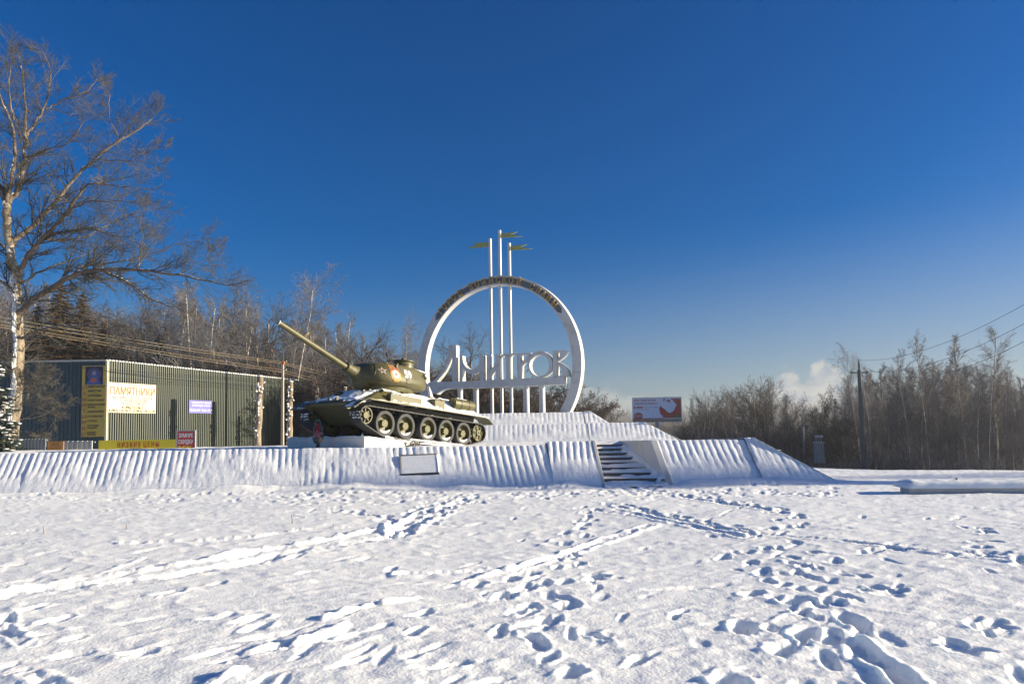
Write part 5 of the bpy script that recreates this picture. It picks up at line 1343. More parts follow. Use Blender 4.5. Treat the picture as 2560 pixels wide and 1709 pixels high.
# far ridge of town/woods on the horizon
def far_ridge(name, px0, px1, Y, ytop, mt_, label, rough=1.2, seed=3):
    n = 160; vs = []; fs = []
    for i in range(n + 1):
        px = px0 + (px1 - px0) * i / n; p = at(px, ytop, Y)
        h_ = p[2] + rough * (fbm(np.array([i * .35]), np.array([0.0]), seed, 4)[0]) * 2
        for d_, hh in ((0, -25), (0, h_ * .7 - 4), (12, h_), (60, h_ - 2), (80, -25)): vs.append((p[0], Y + d_, hh))
    for i in range(n):
        for j in range(4): fs.append((i * 5 + j, i * 5 + 5 + j, i * 5 + 6 + j, i * 5 + 1 + j))
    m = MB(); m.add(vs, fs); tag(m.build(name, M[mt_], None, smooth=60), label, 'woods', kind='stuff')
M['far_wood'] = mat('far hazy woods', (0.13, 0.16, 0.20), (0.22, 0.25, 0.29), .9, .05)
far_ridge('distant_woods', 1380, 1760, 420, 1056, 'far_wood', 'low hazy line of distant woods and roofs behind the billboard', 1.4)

# electric pole, right
def pole_dark(px, pyb, pyt, Y, r0, r1, label, cross=True):
    b_ = at(px, pyb, Y); t_ = at(px, pyt, Y)
    b_[2] = min(b_[2], gh(b_[0], Y)) - .2
    po = empty('utility_pole', tuple(b_), label=label, cat='pole')
    h_ = t_[2] - b_[2]
    return po, h_
po, h_ = pole_dark(2161, 1152, 905, 60, .2, .12, 'tall dark utility pole with crossarm before the birch grove on the right')
lean = -.012 * h_
m = MB(); m.tube([(0, 0, 0), (lean * .5, 0, h_ * .5), (lean, 0, h_ * .93)], [.24, .19, .15], 10); m.build('shaft', M['dark_pole'], po)
m = MB(); m.box((lean, 0, h_ * .955), (.10, .1, h_ * .09)); m.build('top_bracket', M['dark_pole'], po)
m = MB(); m.box((lean, -.05, h_ * .905), (.95 * 60 / 36, .09, .1)); m.build('crossarm', M['dark_pole'], po)
for x in (-.7, .7): m = MB(); m.lathe([(.03, .04), (.07, .06), (.07, .16), (.03, .2), (0, .2)], o=(lean + x, -.05, h_ * .905), n=8); m.build('insulator', M['teal'], po)
m = MB(); m.lathe([(.03, .0), (.07, .02), (.07, .16), (.03, .2), (0, .2)], o=(lean, 0, h_), n=8); m.build('insulator', M['teal'], po)
ptop = Vector(po.location) + Vector((lean, 0, h_))
def wires(name, ends, rad, mt_, label, sag=.03, cat='wires'):
    m_ = MB()
    for A, B in ends:
        A, B = Vector(A), Vector(B); P = []
        for i in range(25):
            t = i / 24; q_ = A.lerp(B, t); q_.z -= 4 * sag * (A - B).length * t * (1 - t); P.append(q_)
        m_.tube(P, rad, 5, cap=False)
    return m_.build(name, M[mt_], None, label=label, cat=cat)
h9 = Vector(po.location) + Vector((lean, -.05, h_ * .92))
wires('power_line', [(ptop + Vector((0, 0, .18)), at(2760, 640, 27))], .012, 'dark_wire', 'uppermost dark power wire sagging from the tall pole to the right frame edge', .035)
wires('power_line', [(h9 + Vector((-.7, 0, .2)), at(2760, 690, 27))], .012, 'dark_wire', 'middle dark power wire sagging from the crossarm of the tall pole', .045)
wires('power_line', [(h9 + Vector((.7, 0, .2)), at(2770, 722, 26.5))], .012, 'dark_wire', 'lowest dark power wire sagging from the crossarm of the tall pole', .055)
wires('power_line', [(h9 + Vector((-.7, 0, .1)), at(2105, 1010, 78)), (h9 + Vector((-.6, 0, .1)), at(2112, 1008, 78))], .014, 'dark_wire', 'pair of thin wires dropping from the tall pole towards the leafy tree', .01)
# small pole further left and stone pillar with lamps
b_ = at(2011, 1146, 68)
p2 = empty('utility_pole', tuple(b_), label='small grey pole with a strut and short crossarm in front of the dark thicket', cat='pole')
h2 = at(2007, 1066, 68)[2] - b_[2]
m = MB(); m.tube([(0, 0, -.5), (0, 0, h2)], .12, 8); m.build('shaft', M['grey_metal'], p2)
m = MB(); m.tube([(-.75, .2, -.3), (0, 0, h2 * .9)], .08, 8); m.build('strut', M['dark_pole'], p2)
m = MB(); m.box((0, -.05, h2), (1.0, .08, .1)); m.build('crossarm', M['dark_pole'], p2)
b_ = at(2048, 1146, 64)
p3 = empty('stone_pillar', tuple(b_), label='squat grey stone pillar topped with round teal lamps at the thicket edge', cat='pillar')
h3 = at(2048, 1106, 64)[2] - b_[2]
m = MB(); m.box((0, 0, h3 / 2 - .2), (.78, .6, h3 + .4)); m.build('pillar_body', M['wall_grey'], p3, bevel=.03)
m = MB(); m.box((0, 0, h3 + .03), (.86, .68, .08)); m.build('cap_slab', M['grey_metal'], p3, bevel=.01)
for x in (-.22, .02, .26): m = MB(); m.lathe([(.03, h3 + .05), (.03, h3 + .45), (.14, h3 + .48), (.16, h3 + .58), (.1, h3 + .68), (0, h3 + .7)], o=(x, 0, 0), n=10); m.build('lamp', M['grey_metal'], p3)

# left concrete pole with lamp arm
LY = 49.0
b_ = Vector(at(706, 1105, LY)); t_ = Vector(at(704.5, 903, LY))
lp = empty('lamp_pole', (b_.x, b_.y, 0), label='sunlit square concrete pole with lamp arm and wires before the green shed', cat='lamp pole')
h_ = t_.z
m = MB(); w0, w1 = .21, .15
m.add([(-w0 / 2, -w0 / 2, -.3), (w0 / 2, -w0 / 2, -.3), (w0 / 2, w0 / 2, -.3), (-w0 / 2, w0 / 2, -.3), (-w1 / 2, -w1 / 2, h_), (w1 / 2, -w1 / 2, h_), (w1 / 2, w1 / 2, h_), (-w1 / 2, w1 / 2, h_)],
      [(0, 3, 2, 1), (4, 5, 6, 7), (0, 1, 5, 4), (1, 2, 6, 5), (2, 3, 7, 6), (3, 0, 4, 7)])
m.build('shaft', M['pole'], lp, bevel=.02)
m = MB(); m.box((0, 0, h_ - .12), (.24, .24, .22)); m.build('clamp', M['rust'], lp, bevel=.01)
q1 = Vector(at(703, 868, LY)) - Vector(lp.location); q2 = Vector(at(758, 840, LY)) - Vector(lp.location); q3 = Vector(at(770, 832, LY)) - Vector(lp.location)
m = MB(); m.tube([(0, 0, h_ - .1), (0, 0, q1.z), q2], .045, 8); m.build('arm', M['dark_pole'], lp)
dl = (q3 - q2).normalized()
m = MB(); m.tube([q2 - dl * .1, q2 + dl * .05, q2 + dl * .3, q2 + dl * .5], [.05, .13, .15, .07], 10); m.build('lamp_head', M['lamp_metal'], lp)
m = MB()
for z, s_ in ((-.05, 1), (-.2, -1), (-.62, 1), (-.75, -1)): m.tube([(.0, -.05, h_ + z), (s_ * .28, -.05, h_ + z), (s_ * .28, -.05, h_ + z + .09)], .02, 6)
m.build('insulator_hooks', M['white_paint'], lp)
pt = Vector(lp.location)
for z, y0, y1, lab in ((-.05, 795, 940, 'uppermost'), (-.17, 806, 950, 'second highest'), (-.62, 814, 962, 'second lowest'), (-.78, 820, 972, 'lowest')):
    c = pt + Vector((0, -.05, h_ + z))
    wires('power_line', [(at(-60, y0 - 13, 30), c), (c, at(905, y1 + 12, 62))], .0115, 'wire', lab + ' of the four sunlit wires running across the shed to the concrete pole', .004)

# topped tree trunks with snow knobs
def topped(px, py0, py1, Y, r0, lab, lean=0):
    b_ = Vector(at(px, py1, Y)); t_ = Vector(at(px + lean, py0, Y))
    o_ = empty('topped_trunk', (b_.x, b_.y, 0), label=lab, cat='tree trunk')
    m_ = MB(); rr_ = random.Random(int(px)); P = []; n = 10
    for i in range(n + 1):
        t = i / n; P.append(((t_.x - b_.x) * t + rr_.uniform(-.03, .03), rr_.uniform(-.03, .03), -.3 + (t_.z + .3) * t))
    m_.tube(P, [r0 * (1.12 - .25 * i / n) * rr_.uniform(.93, 1.08) for i in range(n + 1)], 12); m_.build('trunk', M['bark'], o_)
    kn = MB(); sn = MB()
    for i in range(15):
        t = rr_.uniform(.12, .95); a_ = rr_.uniform(0, 6.28); z = -.3 + (t_.z + .3) * t; c_ = Vector(((t_.x - b_.x) * t, 0, z)); d_ = Vector((math.cos(a_), math.sin(a_), .3))
        kn.tube([c_, c_ + d_ * (r0 + .12)], [.05, .03], 6)
        bm = bmesh.new(); bmesh.ops.create_icosphere(bm, subdivisions=1, radius=.075)
        q_ = c_ + d_ * (r0 + .05) + Vector((0, 0, .05)); sn.add([q_ + v.co * rr_.uniform(.6, 1.4) for v in bm.verts], [tuple(v.index for v in f.verts) for f in bm.faces]); bm.free()
    for i in range(26):      # rime stuck to the weather side
        t = rr_.uniform(.05, .98); a_ = rr_.uniform(3.0, 5.3); z = -.3 + (t_.z + .3) * t
        bm = bmesh.new(); bmesh.ops.create_icosphere(bm, subdivisions=1, radius=.06)
        q_ = Vector(((t_.x - b_.x) * t + math.cos(a_) * r0 * .9, math.sin(a_) * r0 * .9, z)); sn.add([q_ + Vector((v.co.x, v.co.y, v.co.z * 2.2)) * rr_.uniform(.7, 1.3) for v in bm.verts], [tuple(v.index for v in f.verts) for f in bm.faces]); bm.free()
    bm = bmesh.new(); bmesh.ops.create_icosphere(bm, subdivisions=2, radius=r0)
    sn.add([Vector((t_.x - b_.x, 0, t_.z)) + Vector((v.co.x, v.co.y, v.co.z * .35)) for v in bm.verts], [tuple(v.index for v in f.verts) for f in bm.faces]); bm.free()
    kn.build('knots', M['bark'], o_); sn.build('snow_cover', M['snow'], o_, smooth=60)
topped(643, 940, 1108, 45, .20, 'thicker topped tree trunk with snow-capped knots in front of the green shed', 8)
topped(723, 953, 1100, 48, .18, 'thinner topped tree trunk plastered with snow just right of the concrete pole', 4)
topped(863, 968, 1010, 50, .13, 'short topped trunk with snowy crown above the tank hull', 0)
topped(793, 966, 1020, 52, .10, 'slim topped trunk among brown bushes left of the turret', 0)
# A-shaped trestle above the shed roof
a = at(566, 903, 62)
tr = empty('roof_trestle', tuple(a), label='small dark A-shaped trestle showing above the shed roof', cat='trestle')
m = MB(); m.tube([(-.32, 0, -2.2), (0, 0, 0)], .08, 6); m.tube([(.25, 0, -2.2), (0.02, 0, 0)], .08, 6); m.build('legs', M['dark_pole'], tr)
m = MB(); m.tube([(0, 0, -.25), (0, 0, .12)], [.11, .06], 8); m.build('snow_cap', M['snow'], tr)
# ================================================================== TREES
def segs_mesh(name, S, mt_, sides=3):
    """S: list of (x0,y0,z0,x1,y1,z1,r0,r1)"""
    A = np.array(S, dtype=np.float64); n = len(A)
    p0, p1, r0, r1 = A[:, 0:3], A[:, 3:6], A[:, 6:7], A[:, 7:8]
    d = p1 - p0; ln = np.linalg.norm(d, axis=1, keepdims=True); d = d / np.maximum(ln, 1e-6)
    h = np.where(np.abs(d[:, 2:3]) < .9, np.array([[0, 0, 1.0]]), np.array([[1.0, 0, 0]]))
    a = np.cross(d, h); a /= np.linalg.norm(a, axis=1, keepdims=True); b = np.cross(d, a)
    rings = []
    for k in range(sides):
        th = 2 * math.pi * k / sides; off = a * math.cos(th) + b * math.sin(th)
        rings.append((p0 + off * r0, p1 + off * r1))
    Vv = np.stack([r[0] for r in rings] + [r[1] for r in rings], 1).reshape(-1, 3)
    base = np.arange(n)[:, None] * 2 * sides; Q = []
    for k in range(sides):
        k2 = (k + 1) % sides; Q.append(np.concatenate([base + k, base + k2, base + sides + k2, base + sides + k], 1))
    return np_mesh(name, Vv, np.concatenate(Q, 0), mt_, smooth=True)
def rdir(d, ang, rnd):
    """turn unit vector d by ang in a random direction"""
    x, y, z = d
    t = Vector(d); o_ = t.orthogonal(); o_.rotate(Matrix.Rotation(rnd.uniform(0, 6.2832), 3, t)); 
    v = t * math.cos(ang) + o_.normalized() * math.sin(ang); return v.normalized()
def grow(out, p, d, L, r, lev, maxlev, rnd, cfg):
    """recursive limb; appends (segment, level)"""
    ns = cfg['seg'][lev]; step = L / ns; pts = [(p.copy(), r)]
    for i in range(ns):
        w_ = cfg['wob'][lev]
        d = Vector((d.x + rnd.gauss(0, w_), d.y + rnd.gauss(0, w_), d.z + rnd.gauss(0, w_) + cfg['up'][lev])).normalized()
        q = p + d * step; r2 = r * (1 - cfg['taper'][lev] / ns) 
        r2 = max(r2, cfg['rmin'])
        out[lev].append((p.x, p.y, p.z, q.x, q.y, q.z, r, r2)); p, r = q, r2; pts.append((p, r))
    if lev < maxlev:
        n = cfg['n'][lev]; lo = cfg['lo'][lev]
        for k in range(n):
            t = lo + (1 - lo) * (k + rnd.random()) / n
            f = t * ns; i = min(int(f), ns - 1); a = pts[i][0].lerp(pts[i + 1][0], f - i); rr_ = pts[i][1]
            dd = (pts[i + 1][0] - pts[i][0]).normalized()
            nl_ = cfg['len'][lev] * L * rnd.uniform(.6, 1.2) * (1 - cfg['cone'][lev] * t)
            grow(out, a, rdir(dd, R(cfg['ang'][lev]) * rnd.uniform(.65, 1.3), rnd), nl_, max(rr_ * cfg['rr'][lev], cfg['rmin']), lev + 1, maxlev, rnd, cfg)
CF = {
 'weeping': dict(seg=[7, 6, 5, 4], wob=[.05, .09, .09, .08], up=[.02, .10, -.05, -.32], taper=[.93, .8, .7, .5], rmin=.0085, n=[20, 13, 7], lo=[.25, .15, .1], len=[.50, .45, .48], cone=[.55, .4, .3], ang=[33, 36, 36], rr=[.38, .5, .6]),
 'birch': dict(seg=[9, 5, 4, 3], wob=[.03, .07, .07, .10], up=[.02, .06, -.03, -.22], taper=[.96, .8, .7, .5], rmin=.0085, n=[34, 12, 5], lo=[.25, .12, .1], len=[.36, .5, .62], cone=[.72, .5, .3], ang=[36, 32, 34], rr=[.32, .5, .6]),
 'broad': dict(seg=[6, 6, 5, 3], wob=[.05, .10, .09, .10], up=[.02, .05, .03, .02], taper=[.8, .8, .7, .5], rmin=.010, n=[17, 12, 7], lo=[.22, .15, .1], len=[.62, .5, .5], cone=[.45, .4, .3], ang=[44, 42, 45], rr=[.5, .5, .55]),
 'alder': dict(seg=[10, 5, 4, 2], wob=[.02, .06, .07, .08], up=[.01, .05, .02, 0], taper=[.95, .8, .7, .5], rmin=.010, n=[52, 10, 5], lo=[.16, .12, .1], len=[.27, .55, .62], cone=[.72, .4, .3], ang=[38, 32, 36], rr=[.28, .5, .6]),
 'shrub': dict(seg=[5, 4, 3, 2], wob=[.10, .14, .16, .2], up=[.02, .03, .02, 0], taper=[.85, .8, .7, .5], rmin=.011, n=[14, 8, 5], lo=[.1, .1, .1], len=[.55, .5, .5], cone=[.3, .3, .3], ang=[40, 42, 45], rr=[.55, .55, .6]),
}
def tree_meshes(kind, seed, Ht, tw_mat, tr_mat, maxlev=3, r0=None, stems=1, leaves=0):
    rnd = random.Random(seed); cfg = CF[kind]; out = [[] for _ in range(5)]
    r0 = r0 or Ht * .010
    for s_ in range(stems):
        d0 = Vector((rnd.uniform(-.04, .04), rnd.uniform(-.04, .04), 1)) if stems == 1 else Vector((rnd.uniform(-.45, .45), rnd.uniform(-.45, .45), 1)).normalized()
        grow(out, Vector((rnd.uniform(-.2, .2) * (stems > 1), rnd.uniform(-.2, .2) * (stems > 1), -.4)), d0, Ht * (1 if stems == 1 else rnd.uniform(.6, 1)), r0, 0, maxlev, rnd, cfg)
    tr = segs_mesh('trunk', out[0], M[tr_mat], 7)
    cr_s = out[1] + out[2] + out[3]
    cr = segs_mesh('crown', cr_s, M[tw_mat], 3)
    lf = None
    if leaves:
        P = [s_ for s_ in out[3]]; rnd.shuffle(P); P = P[:leaves]; vs = []; q = []
        for s_ in P:
            c = Vector(s_[3:6]) + Vector((rnd.uniform(-.15, .15), rnd.uniform(-.15, .15), rnd.uniform(-.15, .15))); u_ = rdir((0, 0, 1), rnd.uniform(0, 3), rnd) * rnd.uniform(.05, .11); v_ = u_.orthogonal() * .7
            n_ = len(vs); vs += [c, c + u_ + v_ * .5, c + u_ * 2, c + u_ - v_ * .5]; q.append((n_, n_ + 1, n_ + 2, n_ + 3))
        lf = np_mesh('leaves', np.array([tuple(v) for v in vs]), np.array(q), M['dead_leaf'], smooth=False)
    return tr, cr, lf
PROTO = {}
def proto(key, *a, **k):
    ms = tree_meshes(*a, **k); zs = np.empty(len(ms[1].vertices) * 3, dtype=np.float32); ms[1].vertices.foreach_get('co', zs)
    PROTO[key] = (ms, float(np.percentile(zs[2::3], 99.7)))
proto('birch0', 'birch', 1, 14, 'twig_grey', 'birch', r0=.11)
proto('birch1', 'birch', 2, 14, 'twig_grey', 'birch', r0=.10)
proto('birch2', 'birch', 3, 14, 'twig_grey', 'birch', r0=.11)
proto('birch3', 'birch', 8, 14, 'twig_grey', 'birch', r0=.10)
proto('weep0', 'weeping', 41, 14, 'twig_grey', 'birch', r0=.085)
proto('weep1', 'weeping', 42, 14, 'twig_grey', 'birch', r0=.085)
proto('broad0', 'broad', 4, 11, 'twig_grey', 'bark', r0=.19)
proto('broad1', 'broad', 5, 11, 'twig_brown', 'bark', r0=.17)
proto('broad2', 'broad', 6, 11, 'twig_dark', 'bark', r0=.20)
proto('broad3', 'broad', 16, 11, 'twig_dark', 'bark', r0=.20)
proto('alder0', 'alder', 7, 14, 'twig_grey', 'bark', r0=.13)
proto('alder1', 'alder', 9, 14, 'twig_grey', 'aspen', r0=.12)
proto('alder2', 'alder', 10, 14, 'twig_brown', 'aspen', r0=.12)
proto('shrub0', 'shrub', 11, 5, 'twig_brown', 'bark', r0=.06, stems=5, leaves=1400)
proto('shrub1', 'shrub', 12, 5, 'twig_dark', 'bark', r0=.06, stems=5)
proto('leafy', 'broad', 13, 9, 'twig_dark', 'bark', r0=.16, leaves=2600)
_used = {}
def place_tree(key, x, y, z, Ht, label, group=None, rz=None, name='bare_tree', cat='tree', wid=1.0):
    (tr, cr, lf), h0 = PROTO[key]
    o_ = empty(name, (x, y, z), rng.uniform(0, 6.28) if rz is None else rz, label=label, cat=cat, group=group)
    s_ = Ht / h0; o_.scale = (s_ * wid, s_ * wid, s_)
    link('trunk', tr, o_); link('crown', cr, o_)
    if lf: link('dead_leaves', lf, o_)
    return o_
def tree_px(key, px, ytop, Y, label, group=None, wid=1.0, z=None, **k):
    t_ = at(px, ytop, Y); zg = (gh(t_[0], Y) if z is None else z) - .1
    return place_tree(key, t_[0], Y, zg, t_[2] - zg, label, group, wid=wid, **k)

# --- left forest: skyline in photo pixels (x, y of the tops)
SKY = [(-200, 640), (0, 660), (90, 700), (200, 735), (300, 760), (330, 730), (420, 712), (520, 715), (560, 740), (640, 700), (690, 760), (780, 790), (850, 800), (900, 815), (960, 820), (1000, 850), (1060, 860),
       (1100, 880), (1140, 870), (1250, 930), (1300, 960), (1380, 985), (1440, 1000), (1480, 1030)]
def skyline(px): return float(np.interp(px, [a[0] for a in SKY], [a[1] for a in SKY]))
GL = 'bare trees of the dense leafless forest behind the shed and the tank'
special = [('weep1', 610, 682, 66, 1.0, 'wide many-limbed pale birch rising above the forest left of the tall drooping birch'),
           ('weep0', 722, 645, 60, 1.0, 'tall drooping white birch behind the gun muzzle, highest of the background forest'),
           ('weep1', 1030, 765, 66, .85, 'slender frosted birch just left of the white ring'),
           ('broad2', 1192, 815, 56, 1.05, 'dark branching tree seen through the middle of the white ring'),
           ('broad3', 912, 822, 60, 1.0, 'dark spreading tree standing above the tank turret'),
           ('birch3', 855, 778, 68, .8, 'thin birch poking above the forest right of the gun barrel'),
           ('birch0', 500, 705, 64, 1.0, 'white-stemmed birch directly above the middle of the green shed'),
           ('birch1', 430, 722, 64, 1.0, 'white-stemmed birch above the left half of the green shed'),
           ('alder1', 1405, 985, 60, 1.2, 'frosted small tree seen through the lower right of the ring'),
           ('broad1', 1450, 1010, 58, 1.0, 'low frosted tree just outside the right foot of the ring')]
for key, px, yt, Y, wd, lab in special: tree_px(key, px, yt, Y, lab, wid=wd)
KW = {'birch0': 'leafless birch', 'birch1': 'leafless birch', 'birch2': 'leafless birch', 'birch3': 'leafless birch', 'broad0': 'greyish spreading tree', 'broad1': 'brown spreading tree', 'broad2': 'dark spreading tree', 'broad3': 'dark spreading tree',
      'alder0': 'dark slender tree', 'alder1': 'frosted slender tree', 'alder2': 'brown slender tree'}
RW_ = ['the front row', 'the middle row', 'the back row', 'the far row']
def region(px):
    for lim, s_ in ((80, 'behind the big bare tree'), (260, 'behind the dark shed wall'), (400, 'over the cream sign'), (560, 'over the blue sign'), (700, 'over the far shed end'), (860, 'behind the gun barrel'), (1000, 'behind the turret'), (1060, 'left of the ring'), (1250, 'within the left half of ring'), (1430, 'within the right half of ring')):
        if px < lim: return s_
    return 'right of the ring foot'
px = -260
keysL = ['birch0', 'broad0', 'birch3', 'alder2', 'broad1', 'birch1', 'alder1', 'broad2', 'birch2', 'alder0']
i = 0
rr = random.Random(21)
for row, (Y0, dpx, drop_) in enumerate([(64.5, 52, 46), (72, 38, 10), (84, 36, -4)]):
    px = -260 + row * 11
    while px < 1470:
        Y = Y0 + rr.uniform(-3.5, 3.5); yt = skyline(px) + drop_ + abs(rr.gauss(0, 26)) + 6
        if not (row < 2 and 655 < px < 690):
            k_ = rr.choice(keysL if row else ['broad0', 'broad1', 'alder2', 'birch3', 'broad0', 'alder0', 'birch1'])
            if px > 1080: k_ = rr.choice(['broad0', 'broad2', 'alder1', 'broad3', 'alder2'])
            tree_px(k_, px, yt, Y, KW[k_] + ' in ' + RW_[row] + ' of the forest, ' + region(px), GL, wid=rr.uniform(.9, 1.25))
        px += dpx * rr.uniform(.6, 1.4)
# brush in front of it, browner and lower
GB = 'brown bushes along the forest edge behind the tank'
for row, (Y0, dpx, y0) in enumerate([(55, 40, 935), (58, 34, 900)]):
    px = 480 if row == 0 else 260
    while px < 1480:
        yt = y0 + rr.uniform(-30, 40) + (max(px - 1060, 0) * .22)
        kb = rr.random() < .6
        tree_px('shrub0' if kb else 'shrub1', px, yt, Y0 + rr.uniform(-2, 2) + (8 if px < 760 else 0), ('leafy brown bush' if kb else 'dark leafless bush') + (' in the front brush, ' if row == 0 else ' in the rear brush, ') + region(px), GB, name='bush', cat='bush')
        px += dpx * rr.uniform(.6, 1.4)
# undergrowth filling the dark bottom of the woods
def undergrowth(name, x0, x1, yfun, depth, hfun, n, mt_, label, seed):
    r_ = np.random.RandomState(seed); x = r_.uniform(x0, x1, n); t = r_.uniform(0, 1, n); y = yfun(x) + t * depth
    z = base_h(x, y); h = hfun(x) * r_.uniform(.35, 1.0, n); lx = r_.normal(0, .22, n) * h; ly = r_.normal(0, .22, n) * h
    S = np.stack([x, y, z - .2, x + lx, y + ly, z + h, r_.uniform(.012, .03, n), np.full(n, .006)], 1)
    # side shoots
    m_ = 6; parts = [S]
    for _ in range(m_):
        f = r_.uniform(.25, .9, n); bx, by, bz = x + lx * f, y + ly * f, z + h * f; L = h * r_.uniform(.12, .3, n); a_ = r_.uniform(0, 6.28, n)
        parts.append(np.stack([bx, by, bz, bx + np.cos(a_) * L * .6, by + np.sin(a_) * L * .6, bz + L * .8, np.full(n, .012), np.full(n, .005)], 1))
    S = np.concatenate(parts); me = segs_mesh(name, S, M[mt_], 3)
    return link(name, me, label=label, cat='undergrowth', kind='stuff')
undergrowth('undergrowth', -62, 10, lambda x: 60 + 0 * x, 34, lambda x: np.interp(x, [-60, -10, 2, 10], [6, 5, 3.6, 2.6]), 16000, 'twig_brown', 'dense brown undergrowth between the forest trunks behind the shed', 4)
undergrowth('undergrowth', 19.5, 75, lambda x: np.interp(x, [14, 26, 36, 60], [80, 70, 56, 46]), 34, lambda x: np.interp(x, [14, 27, 31, 40, 60], [5, 4.5, 3.2, 4.0, 4.2]), 9000, 'twig_grey', 'dense dark undergrowth between the trunks of the right-hand grove', 5)
undergrowth('distant_woods', 15, 130, lambda x: 120 + 0 * x, 25, lambda x: np.interp(x, [15, 60, 130], [8, 11.5, 13]), 9000, 'twig_grey', 'farther leafless woods seen through the right-hand grove', 15)
undergrowth('verge_brush', 20, 62, lambda x: np.interp(x, [14, 26, 36, 60], [77, 67, 53, 44]), 3.5, lambda x: 1.1 + .5 * np.sin(x * .9) * np.sin(x * .37), 2200, 'twig_grey', 'frosted low brush along the foot of the birch grove on the right', 6)

# --- right side
SKR = [(1570, 985), (1600, 975), (1660, 960), (1740, 985), (1790, 950), (1840, 945), (1900, 935), (1950, 940), (1985, 960), (2010, 1000), (2040, 1000), (2090, 990), (2120, 930), (2180, 900), (2250, 905), (2300, 890),
       (2360, 880), (2420, 895), (2500, 900), (2560, 930), (2700, 920), (2900, 900)]
def skr(px): return float(np.interp(px, [a[0] for a in SKR], [a[1] for a in SKR]))
def edgeY(px): return float(np.interp(px, [1560, 1850, 1960, 2160, 2560, 2900], [92, 84, 76, 66, 52, 46]))
special = [('weep0', 2140, 850, 64, .7, 'drooping frosted birch right behind the tall dark utility pole'),
           ('leafy', 2062, 968, 70, .95, 'round tree still holding dark leaves, above the stone pillar'),
           ('birch1', 2305, 825, 60, .9, 'tallest thin birch of the right-hand grove, near its middle'),
           ('alder1', 2395, 838, 57, .9, 'slender spire-topped tree right of the tallest birch in the grove'),
           ('birch0', 2475, 815, 55, 1.0, 'tall white-stemmed birch near the right frame edge'),
           ('birch3', 2242, 870, 62, .9, 'thin birch with sharp top left of the tallest birch in the grove'),
           ('broad3', 1768, 972, 80, .7, 'dark tree right beside the billboard, first of the thicket'),
           ('broad2', 1895, 938, 78, .9, 'broad dark tree crowning the thicket beyond the terrace ramp')]
for key, px, yt, Y, wd, lab in special: tree_px(key, px, yt, Y, lab, wid=wd)
KW2 = ['dark leafless tree in the front of the thicket', 'dark leafless tree in the middle of the thicket', 'dark leafless tree at the back of the thicket']
KW3 = ['slender leafless tree in the front of the grove', 'slender leafless tree in the middle of the grove', 'slender leafless tree at the back of the grove']
GR = 'slender bare trees of the right-hand grove'; GR2 = 'dark bare trees of the thicket beyond the terrace ramp'
for row in range(3):
    px = 1722 + row * 9
    while px < 2860:
        Y = edgeY(px) + row * 9 + rr.uniform(-3, 3)
        yt = skr(px) + abs(rr.gauss(0, 22)) + (24 if row == 0 else 4)
        if px < 2100:
            if row < 4: tree_px(rr.choice(['broad2', 'broad3', 'alder0', 'alder0', 'broad1']), px, yt, Y, KW2[row] + (' near the billboard' if px < 1850 else ' beyond the ramp' if px < 1990 else ' behind the stone pillar'), GR2, wid=rr.uniform(.75, 1.05))
        else:
            tree_px(rr.choice(['birch1', 'alder0', 'alder1', 'birch3', 'alder2', 'birch0', 'birch2']), px, yt, Y, KW3[row] + (' just right of the utility pole' if px < 2250 else ' below the sagging wires' if px < 2400 else ' near the right frame edge'), GR, wid=rr.uniform(.75, 1.15))
        px += rr.uniform(16, 33) * (1.35 if px < 2100 else 1)
px = 1705
while px < 2120:
    tree_px('shrub1', px, 1045 + rr.uniform(-25, 25), edgeY(px) - 4, 'dark leafless bush at the foot of the thicket beyond the ramp', 'dark bushes at the thicket foot', name='bush', cat='bush'); px += rr.uniform(22, 50)
# trees beyond the right frame edge whose shadows stripe the field
GO = 'trees standing beyond the right frame edge'
for (x, y, h) in [(29, 18.4, 9), (35, 19.0, 11), (40, 18.1, 12), (45, 18.7, 13), (50, 17.9, 14), (56, 18.9, 14), (62, 18.3, 15), (36, 21.5, 10), (46, 20.6, 12), (58, 28, 12), (74, 30, 14), (50, 26.5, 11), (80, 34, 14)]:
    place_tree(rr.choice(['alder0', 'alder1', 'birch1']), x, y, gh(x, y) - .1, h, 'leafless tree standing beyond the right edge of the snow field', GO, wid=.6)

